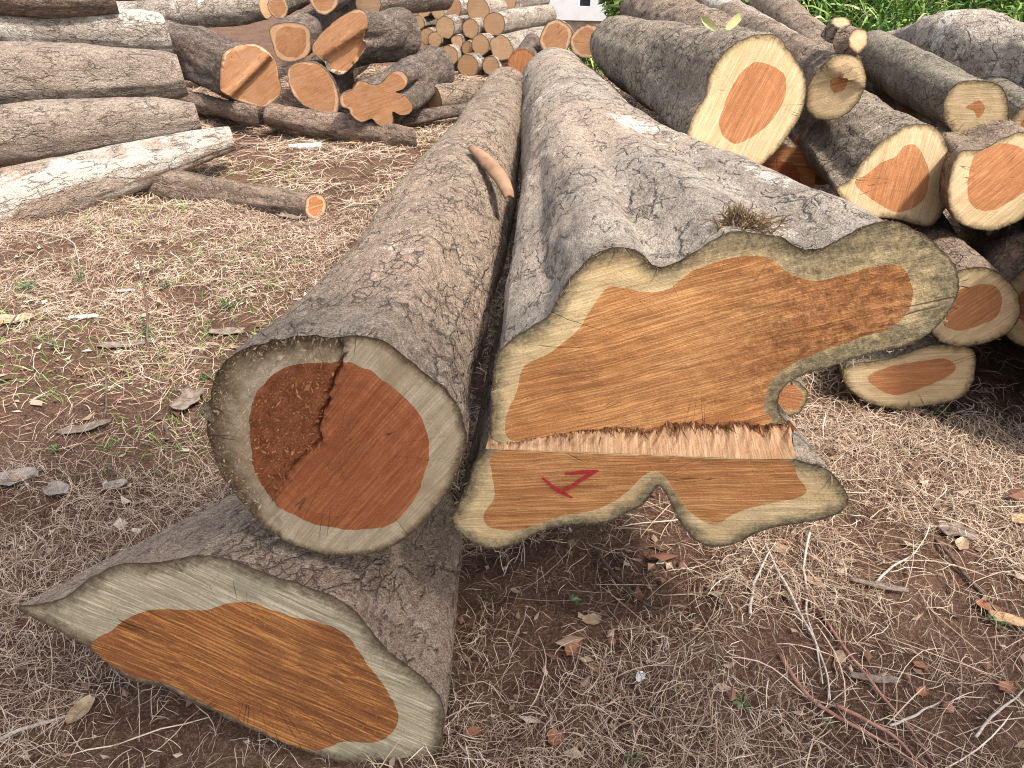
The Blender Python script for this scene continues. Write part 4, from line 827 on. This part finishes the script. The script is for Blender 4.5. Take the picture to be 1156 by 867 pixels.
twig('long pale forked twig running from under the fluted log to the lower right', [(862,612,.03),(880,655),(905,700),(925,740),(938,793)], .0032, TW_G, .012)
twig('straight grey twig rising towards the fluted log beside the forked one', [(915,600,.06),(907,655),(915,710),(930,775)], .0028, TW_G, .012)
twig('long reddish twig leaving the picture at the bottom right', [(908,670),(945,728),(985,780),(1020,820),(1062,880)], .0033, TW_R, .014)
twig('reddish brown stem along the bottom, below the long reddish twig', [(880,744),(915,790),(960,822),(1010,850),(1050,880)], .0038, TW_R, .012)
twig('pale stem crossing over the reddish brown stem at the bottom', [(945,795),(975,812),(1010,833),(1045,870)], .0036, TW_R, .022)
twig('dark straight twig slanting down at the right edge', [(1052,612),(1085,648),(1120,690),(1158,730)], .0040, TW_D, .012)
twig('crooked dark root on the soil below the middle of the fluted log', [(672,622),(690,648),(712,672),(742,690),(760,684)], .0042, TW_D, .012)
twig('short pale forked stick under the notch of the fluted log', [(845,697),(852,668),(860,640,.03),(868,622,.05)], .0035, TW_G, .012)
twig('curved grey root on the bare red soil at the right', [(990,660),(1010,640),(1035,626)], .0030, TW_G, .012)
twig('grey bent twig near the bottom right corner', [(1000,822),(1035,812),(1060,795)], .0026, TW_G, .012)
twig('grey stick lying below the half log, bottom left', [(0,838),(30,826),(78,812)], .0036, TW_G, .012)
twig('thin branch lying between straw and the round log', [(184,470),(190,500),(188,535)], .0055, TW_D, .010)
twig('thin dead stem standing in the clearing left of the round log', [(168,400),(165,345,.12),(158,300,.25),(150,262,.36)], .0040, TW_D)
twig('short dead stem standing at the left of the clearing', [(118,478),(122,440,.07),(121,405,.13)], .0034, TW_D)
twig('curved dry runner at the foot of the whitish log', [(10,262),(45,264),(80,272,.03),(90,300,.02)], .0030, TW_G, .012)
twig('dark stick leaning out at the left edge', [(0,385),(15,362,.05),(28,335,.12)], .0032, TW_D)
twig('bent grass stalk by the bottom right corner', [(1100,838),(1125,808),(1156,780)], .0026, TW_G, .015)

# dead leaves and bark chips: ragged curled sheets
def sheet(name, label, px, py, lx, ly, rot, mat, cat, group, curl=.25, lift=.010, ragged=.2, pointy=.5, thick=0., seed=0, at=None):
    g = G(px, py) if at is None else at; rs = np.random.default_rng(seed + int(px*7 + py)); K = 11; M = 7; V = []
    sd = rs.uniform(0, 40)
    T_ = (0, 1) if thick else (0,)
    for l in T_:
        for i in range(K):
            f = i/(K-1)*2 - 1; hw = (1 - abs(f)**2.2*pointy)*(1 if abs(f) < .99 else (1-pointy*.9))
            for j in range(M):
                e = j/(M-1)*2 - 1; jj = 1 + ragged*float(vnoise(np.array([[f*3, np.sign(e)*3, sd]]), 1)[0])
                x = f*lx*(1 + ragged*.4*float(vnoise(np.array([[e*2, 7., sd]]), 2)[0])); y = e*ly*hw*jj
                z = lift + curl*ly*(e*e) + curl*.25*lx*f*f + .12*ly*float(vnoise(np.array([[f*2.5, e*2.5, sd]]), 3)[0]) + (thick if l == 0 else 0)
                V.append((g[0] + x*math.cos(rot) - y*math.sin(rot), g[1] + x*math.sin(rot) + y*math.cos(rot), g[2] + z))
    Fc = [(a*M+b, a*M+b+1, (a+1)*M+b+1, (a+1)*M+b) for a in range(K-1) for b in range(M-1)]
    if thick:
        o = K*M; Fc = [f[::-1] for f in Fc] + [tuple(o+i for i in f) for f in Fc]
        rim = [j for j in range(M)] + [i*M+M-1 for i in range(1, K)] + [(K-1)*M+j for j in range(M-2, -1, -1)] + [i*M for i in range(K-2, 0, -1)]
        Fc += [(rim[i], rim[(i+1) % len(rim)], o+rim[(i+1) % len(rim)], o+rim[i]) for i in range(len(rim))]
    ob = mesh_obj(name, np.array(V), Fc, mat, origin=np.array([g[0], g[1], g[2]])); meta(ob, label, cat, group); return ob
LEAFG = plain_mat('dead_leaf_grey', (.22, .18, .15), (.34, .29, .25), 30, .9, .4); LEAFT = plain_mat('dead_leaf_tan', (.30, .20, .12), (.46, .35, .23), 30, .85, .3)
LEAFR = plain_mat('dead_leaf_red', (.24, .095, .05), (.36, .17, .09), 30, .85, .3); CHIP = plain_mat('bark_chip', (.14, .10, .075), (.27, .21, .17), 40, .9, .7); PAPER = plain_mat('white_scrap', (.62, .63, .62), (.74, .74, .72), 12, .6, .1)
CHIPW = plain_mat('wood_chip', (.42, .24, .12), (.58, .38, .22), 40, .85, .5)
LV = 'dead leaves lying on the straw'
for lab, px, py, lx, ly, ro, m in [
  ('large grey curled leaf at the left edge', 20, 545, .065, .045, .2, LEAFG), ('grey leaf touching the large one at the left edge', 66, 557, .045, .032, -.4, LEAFG),
  ('tan ragged leaf in front of the half log, bottom left', 93, 806, .036, .022, 1.3, LEAFT), ('broad pale leaf by the left edge under the weeds', 14, 366, .10, .05, .15, LEAFT),
  ('greyish leaf pieces left of the half log', 132, 552, .035, .025, .3, LEAFG), ('pale torn leaf on the red soil beneath the fluted log', 668, 704, .026, .018, .1, LEAFT),
  ('small cream leaf under the left end of the fluted log', 582, 671, .014, .008, -.6, LEAFT), ('brown folded leaf among straw below the torn leaf', 647, 738, .022, .020, .8, LEAFR),
  ('red-brown leaf near the bottom centre', 535, 831, .018, .014, .4, LEAFR), ('reddish leaf beside it at the bottom centre', 627, 838, .020, .018, 1.3, LEAFR),
  ('tan leaf among straw at the right edge', 1085, 618, .03, .018, .9, LEAFT), ('reddish curled leaf by the dark twig at the right edge', 1115, 690, .034, .016, -.7, LEAFR),
  ('small orange-brown leaf on the bare heap', 1038, 755, .016, .010, -.5, LEAFR), ('brown leaf low on the bare heap', 1040, 785, .017, .012, .5, LEAFR), ('round tan leaf at the bottom right', 1135, 780, .020, .017, .3, LEAFR)]:
    sheet('dead_leaf', lab, px, py, lx, ly, ro, m, 'leaf', LV, .35)
CP = 'bark chips lying on the ground'
for lab, px, py, lx, ly, ro, m in [
  ('upright-looking slab of bark just left of the round log', 213, 455, .075, .045, 1.5, CHIP), ('flat bark piece against the flank of the round log', 256, 378, .075, .03, .1, CHIP),
  ('long bark piece in the clearing near the weeds', 145, 392, .13, .03, .15, CHIP), ('long thin bark piece left of the round log', 95, 487, .09, .022, .5, CHIP),
  ('bark flake at the tip of the thin log', 330, 247, .10, .05, -.3, CHIP), ('chip of bark in front of the bolster log', 290, 165, .16, .05, .2, CHIP),
  ('pale chip on the grass below the lobed end', 405, 163, .08, .045, .4, CHIPW), ('orange wood chip at the far right on the straw', 1150, 590, .03, .02, .5, CHIPW),
  ('grey bark flake beside the dark twig on the right', 1080, 605, .05, .028, -.3, CHIP), ('bark sliver crossing the straw below the red heap', 985, 770, .055, .010, -.15, CHIP),
  ('bark sliver on top of the red heap', 990, 665, .07, .010, -.3, CHIP), ('tan bark flake between the heap and the right edge', 1140, 705, .05, .016, -.4, CHIPW)]:
    sheet('bark_chip', lab, px, py, lx, ly, ro, m, 'bark chip', CP, .2, thick=.005, pointy=.3, ragged=.35)
PS = 'white scraps in the clearing'
sheet('paper_scrap', 'narrow white scrap in the clearing', 142, 330, .05, .014, .3, PAPER, 'scrap', PS, .1)
sheet('paper_scrap', 'crumpled white scrap left of the narrow one', 95, 361, .075, .02, .15, PAPER, 'scrap', PS, .3, ragged=.5)
sheet('paper_scrap', 'white and yellow wrapper on the grass before the bolster log', 345, 169, .13, .035, .2, PAPER, 'wrapper', PS, .2, thick=.03)
sheet('paper_scrap', 'small bluish-white scrap on the soil under the fluted log', 723, 768, .016, .011, 1., PAPER, 'scrap', PS, .3, ragged=.5)

# unnumbered leaf litter: crumbs of leaf and bark, one loose mass
V, Fc, R = [], [], []
pl = scatter(5200, -3.2, 2.2, .8, 4.6, lambda p: .3 + .7*sstep(-.3, .5, fbm(np.c_[p*3.1, 0*p[:, 0]], 2, 91)))
zz = gh(pl[:, 0], pl[:, 1])
for (x, y), z in zip(pl, zz):
    a = rng.uniform(0, 6.28); L = rng.gamma(2., .005) + .004; w = L*rng.uniform(.25, .7); b = len(V); ca, sa = math.cos(a), math.sin(a)
    t1, t2 = rng.normal(0, .5, 2); z += .004
    for (u, v) in ((-L, 0), (-.2*L, -w), (L, 0), (.1*L, w)):
        V.append((x + u*ca - v*sa, y + u*sa + v*ca, z + abs(u*t1 + v*t2)*.8 + .002))
    Fc.append((b, b+1, b+2, b+3)); R += [rng.random()]*4
LIT = ramp_mat('leaf_litter', [(0., (.09, .045, .028)), (.3, (.20, .095, .055)), (.6, (.30, .20, .13)), (.85, (.42, .32, .22)), (1., (.55, .47, .37))])
meta(mesh_obj('leaf_litter', np.array(V), Fc, LIT, smooth=False, attrs={'rnd': np.array(R)}), kind='stuff')

# small weeds
WG = 'small green weeds growing through the straw'
def weed(label, px, py, r, nl, hgt, seed):
    nl = int(nl*(1 + r*14))
    g = G(px, py); rs = np.random.default_rng(seed); V, Fc, R = [], [], []
    for k in range(nl):
        a = rs.uniform(0, 6.28); d = np.array([math.cos(a), math.sin(a), 0])*rs.uniform(.2, 1)*r; base = g + d*.35 + np.array([0, 0, rs.uniform(.25, 1)*hgt]); ax = nrm(d + np.array([0, 0, rs.uniform(-.1, .5)*r])); s = nrm(np.cross(ax, [0, 0, 1])); u = np.cross(s, ax)
        L = min(r*.8, .030)*rs.uniform(.4, .9); w = L*rs.uniform(.16, .30); b = len(V)
        V += [base, base + ax*L*.35 + s*w + u*w*.2, base + ax*L*.35, base + ax*L*.35 - s*w + u*w*.2, base + ax*L*.75 + s*w*.7 - u*w*.1, base + ax*L*.75 - u*w*.2, base + ax*L*.75 - s*w*.7 - u*w*.1, base + ax*L - u*w*.5]
        Fc += [(b, b+1, b+2), (b, b+2, b+3), (b+1, b+4, b+5, b+2), (b+2, b+5, b+6, b+3), (b+4, b+7, b+5), (b+5, b+7, b+6)]; R += [rs.random()]*8
        st = len(V); q = g + d*.02; t = np.array([.0012, 0, 0]); V += [q - t, q + t, base]; Fc.append((st, st+1, st+2)); R += [.3]*3
    meta(mesh_obj('weed', np.array(V), Fc, WEED, attrs={'rnd': np.array(R)}, origin=g), label, 'weed', WG)
for k, a_ in enumerate([
  ('green weed on the bare soil below the left end of the fluted log', 648, 682, .03, 7, .02), ('green seedling on the straw at the lower right centre', 838, 796, .032, 8, .02),
  ('dark green seedling right of another near the bottom', 934, 818, .024, 6, .015), ('green weed at the right edge by the dark twig', 1126, 708, .034, 8, .02),
  ('yellow-green sprout beside a weed at the right edge', 1148, 709, .018, 5, .012), ('small weed beside the half log on the soil', 548, 678, .02, 6, .012),
  ('taller weed in the clearing beside the broad pale leaf', 92, 322, .07, 16, .12), ('low weed patch by the left edge of the clearing', 30, 330, .12, 26, .05),
  ('weed at the foot of the standing dead stem', 165, 382, .06, 14, .08), ('weed below the crumpled white scrap', 62, 395, .05, 10, .04),
  ('bright green tuft near the flank of the round log', 257, 350, .07, 18, .05), ('weed behind the long thin bark piece', 190, 325, .06, 12, .04),
  ('weed cluster left of the half log', 66, 510, .04, 10, .02), ('weed next to the slab of bark', 233, 428, .05, 10, .02), ('weed at the bottom edge right of the half log', 715, 858, .03, 8, .015),
  ('weed in the grass before the bolster log', 312, 150, .14, 24, .05), ('weed on the ground at the foot of the lowest right log', 1060, 468, .06, 14, .02)]):
    weed(*a_, seed=k+5)
# pale green leaf sprig on the big mottled log
c = P(814, 38, 3.2); V, Fc, R = [], [], []
for (qx, qy) in ((792, 19), (839, 15)):
    q = P(qx, qy, 3.2); d = q - c; L = np.linalg.norm(d); ax = d/L; s = nrm(np.cross(ax, [0, 1, .2])); b = len(V)
    for f, w in ((.25, .10), (.6, .16), (.85, .13), (1, .02)): V += [c + d*f - s*L*w, c + d*f + np.array([0, .012*f, -.008]), c + d*f + s*L*w]
    for k in range(3): Fc += [(b+3*k, b+3*k+1, b+3*k+4, b+3*k+3), (b+3*k+1, b+3*k+2, b+3*k+5, b+3*k+4)]
    R += [.97]*12
V += [c + [-.004, 0, -.05], c + [.004, 0, -.05], c + [.004, 0, .02], c + [-.004, 0, .02]]; Fc.append((len(V)-4, len(V)-3, len(V)-2, len(V)-1)); R += [.9]*4
meta(mesh_obj('leaf_sprig', np.array(V), Fc, GREEN, attrs={'rnd': np.array(R)}, origin=c), 'yellow-green two-leaf sprig on top of the big oval-ended log', 'sprig')
# stones
STONE = plain_mat('stone', (.16, .075, .05), (.30, .16, .11), 20, .9, .5)
for lab, px, py, r in (('reddish stone low on the bare heap', 1068, 800, .014), ('small stone under the notch of the fluted log', 770, 640, .012), ('rounded stone at the foot of the lowest right log', 1028, 466, .03), ('small clod on the red soil in the middle', 690, 725, .012)):
    g = G(px, py); ph, th = np.meshgrid(np.linspace(0, 2*np.pi, 16, endpoint=False), np.linspace(.15, np.pi-.15, 9)); d = np.stack([np.cos(ph)*np.sin(th), np.sin(ph)*np.sin(th), np.cos(th)], -1).reshape(-1, 3)
    V = g + [0, 0, r*.4] + d*(r*(1 + .25*fbm(d*1.6 + px, 3, 2)))[:, None]*[1, 1, .7]
    Fc = [(i*16+j, (i+1)*16+j, (i+1)*16+(j+1) % 16, i*16+(j+1) % 16) for i in range(8) for j in range(16)] + [tuple(range(16)), tuple(range(128, 144))[::-1]]
    meta(mesh_obj('stone', V, Fc, STONE, origin=g), lab, 'stone')

# ================================================================== tree beside the camera, its crown shading the near log ends
tr = empty('shade_tree', (3.6, -2.2, 0.)); meta(tr, 'leafy tree standing outside the picture whose crown shades the near log ends', 'tree')
rs = np.random.default_rng(11)
cc = np.array([2.75, -1.45, 5.3])
tk = spline(np.array([[3.6, -2.2, -.2], [3.55, -2.15, 1.5], [3.45, -2.05, 3.2], [3.2, -1.8, 4.6], [2.9, -1.6, 5.6]]), False, .1)
def limb(pts, r0, r1, seg=10):
    m = len(pts); tg = np.gradient(pts, axis=0); V = []
    for k, (p, t) in enumerate(zip(pts, tg)):
        t = nrm(t); a = nrm(np.cross(t, [.13, .9, .1])); b = np.cross(t, a); ph = np.linspace(0, 2*np.pi, seg, endpoint=False); r = r0 + (r1-r0)*k/(m-1); V.append(p + np.outer(np.cos(ph)*r, a) + np.outer(np.sin(ph)*r, b))
    i, j = np.meshgrid(np.arange(m-1), np.arange(seg), indexing='ij'); q = i*seg + j; e = i*seg + (j+1) % seg
    return np.vstack(V), np.stack([q, e, e+seg, q+seg], -1).reshape(-1, 4)
V, Fc = limb(tk, .16, .04); mesh_obj('trunk', V, Fc, BARK['brown'], tr, attrs={'bc': V})
for k in range(9):
    e = cc + np.array([rs.uniform(-1.9, 1.9), rs.uniform(-.6, .6), rs.uniform(-.5, .7)]); b = tk[int(len(tk)*rs.uniform(.65, .95))]
    V, Fc = limb(spline(np.array([b, b*.5 + e*.5 + [0, 0, .2], e]), False, .1), .04, .01, 7); mesh_obj('limb', V, Fc, BARK['brown'], tr, attrs={'bc': V})
V, Fc, R = [], [], []
cls = [(np.array([rs.uniform(-2.0, 2.0), rs.uniform(-.75, .62), rs.uniform(-.6, .8)]), rs.uniform(.28, .5)) for _ in range(56)]
for q, r in cls: q[1] += .50*float(sstep(.15, -.55, q[0])) - .04
for k in range(9500):
    q, r = cls[rs.integers(len(cls))]; p = cc + q + nrm(rs.normal(size=3))*r*rs.random()**.4
    a = nrm(rs.normal(size=3) - [0, 0, .4]); s_ = nrm(np.cross(a, rs.normal(size=3))); L = rs.uniform(.09, .17); b = len(V); cr = np.cross(a, s_)
    V += [p, p + a*L*.5 + s_*L*.3 + cr*L*.06, p + a*L, p + a*L*.5 - s_*L*.3 + cr*L*.06]; Fc.append((b, b+1, b+2, b+3)); R += [rs.random()]*4
mesh_obj('crown', np.array(V), Fc, GREEN, tr, smooth=False, attrs={'rnd': np.array(R)})

# ================================================================== light, camera
SUN_AZ, SUN_EL = math.radians(128), math.radians(56)       # azimuth from +Y towards +X
sd = Vector((math.sin(SUN_AZ)*math.cos(SUN_EL), math.cos(SUN_AZ)*math.cos(SUN_EL), math.sin(SUN_EL)))
su = bpy.data.lights.new('sun', 'SUN'); su.energy = 2.7; su.angle = math.radians(5); su.color = (1, .94, .85)
so = bpy.data.objects.new('sun', su); so.rotation_euler = sd.to_track_quat('Z', 'Y').to_euler(); COL.objects.link(so)
wd = bpy.data.worlds.new('World'); scene.world = wd; wd.use_nodes = True; nt = wd.node_tree
sky = nt.nodes.new('ShaderNodeTexSky'); sky.sky_type = 'NISHITA'; sky.sun_disc = False; sky.sun_elevation = SUN_EL; sky.sun_rotation = SUN_AZ; sky.dust_density = 3
bg = nt.nodes['Background']; bg.inputs[1].default_value = .15; hs_ = nt.nodes.new('ShaderNodeHueSaturation'); hs_.inputs['Saturation'].default_value = .45; nt.links.new(sky.outputs[0], hs_.inputs['Color']); nt.links.new(hs_.outputs[0], bg.inputs[0])   # thin milky haze over the sky
cam = bpy.data.cameras.new('camera'); cam.sensor_width = 36; cam.lens = F/PW*36; cam.clip_start = .05; cam.clip_end = 500
co = bpy.data.objects.new('camera', cam); co.location = (0, 0, CH); co.rotation_euler = (math.radians(90) - PITCH, 0, 0); COL.objects.link(co); scene.camera = co
scene.view_settings.view_transform = 'Standard'; scene.view_settings.look = 'None'; scene.view_settings.gamma = 1; scene.view_settings.exposure = 1.18
scene.cycles.use_denoising = True; scene.cycles.denoising_prefilter = 'NONE'; scene.cycles.filter_width = 1.1
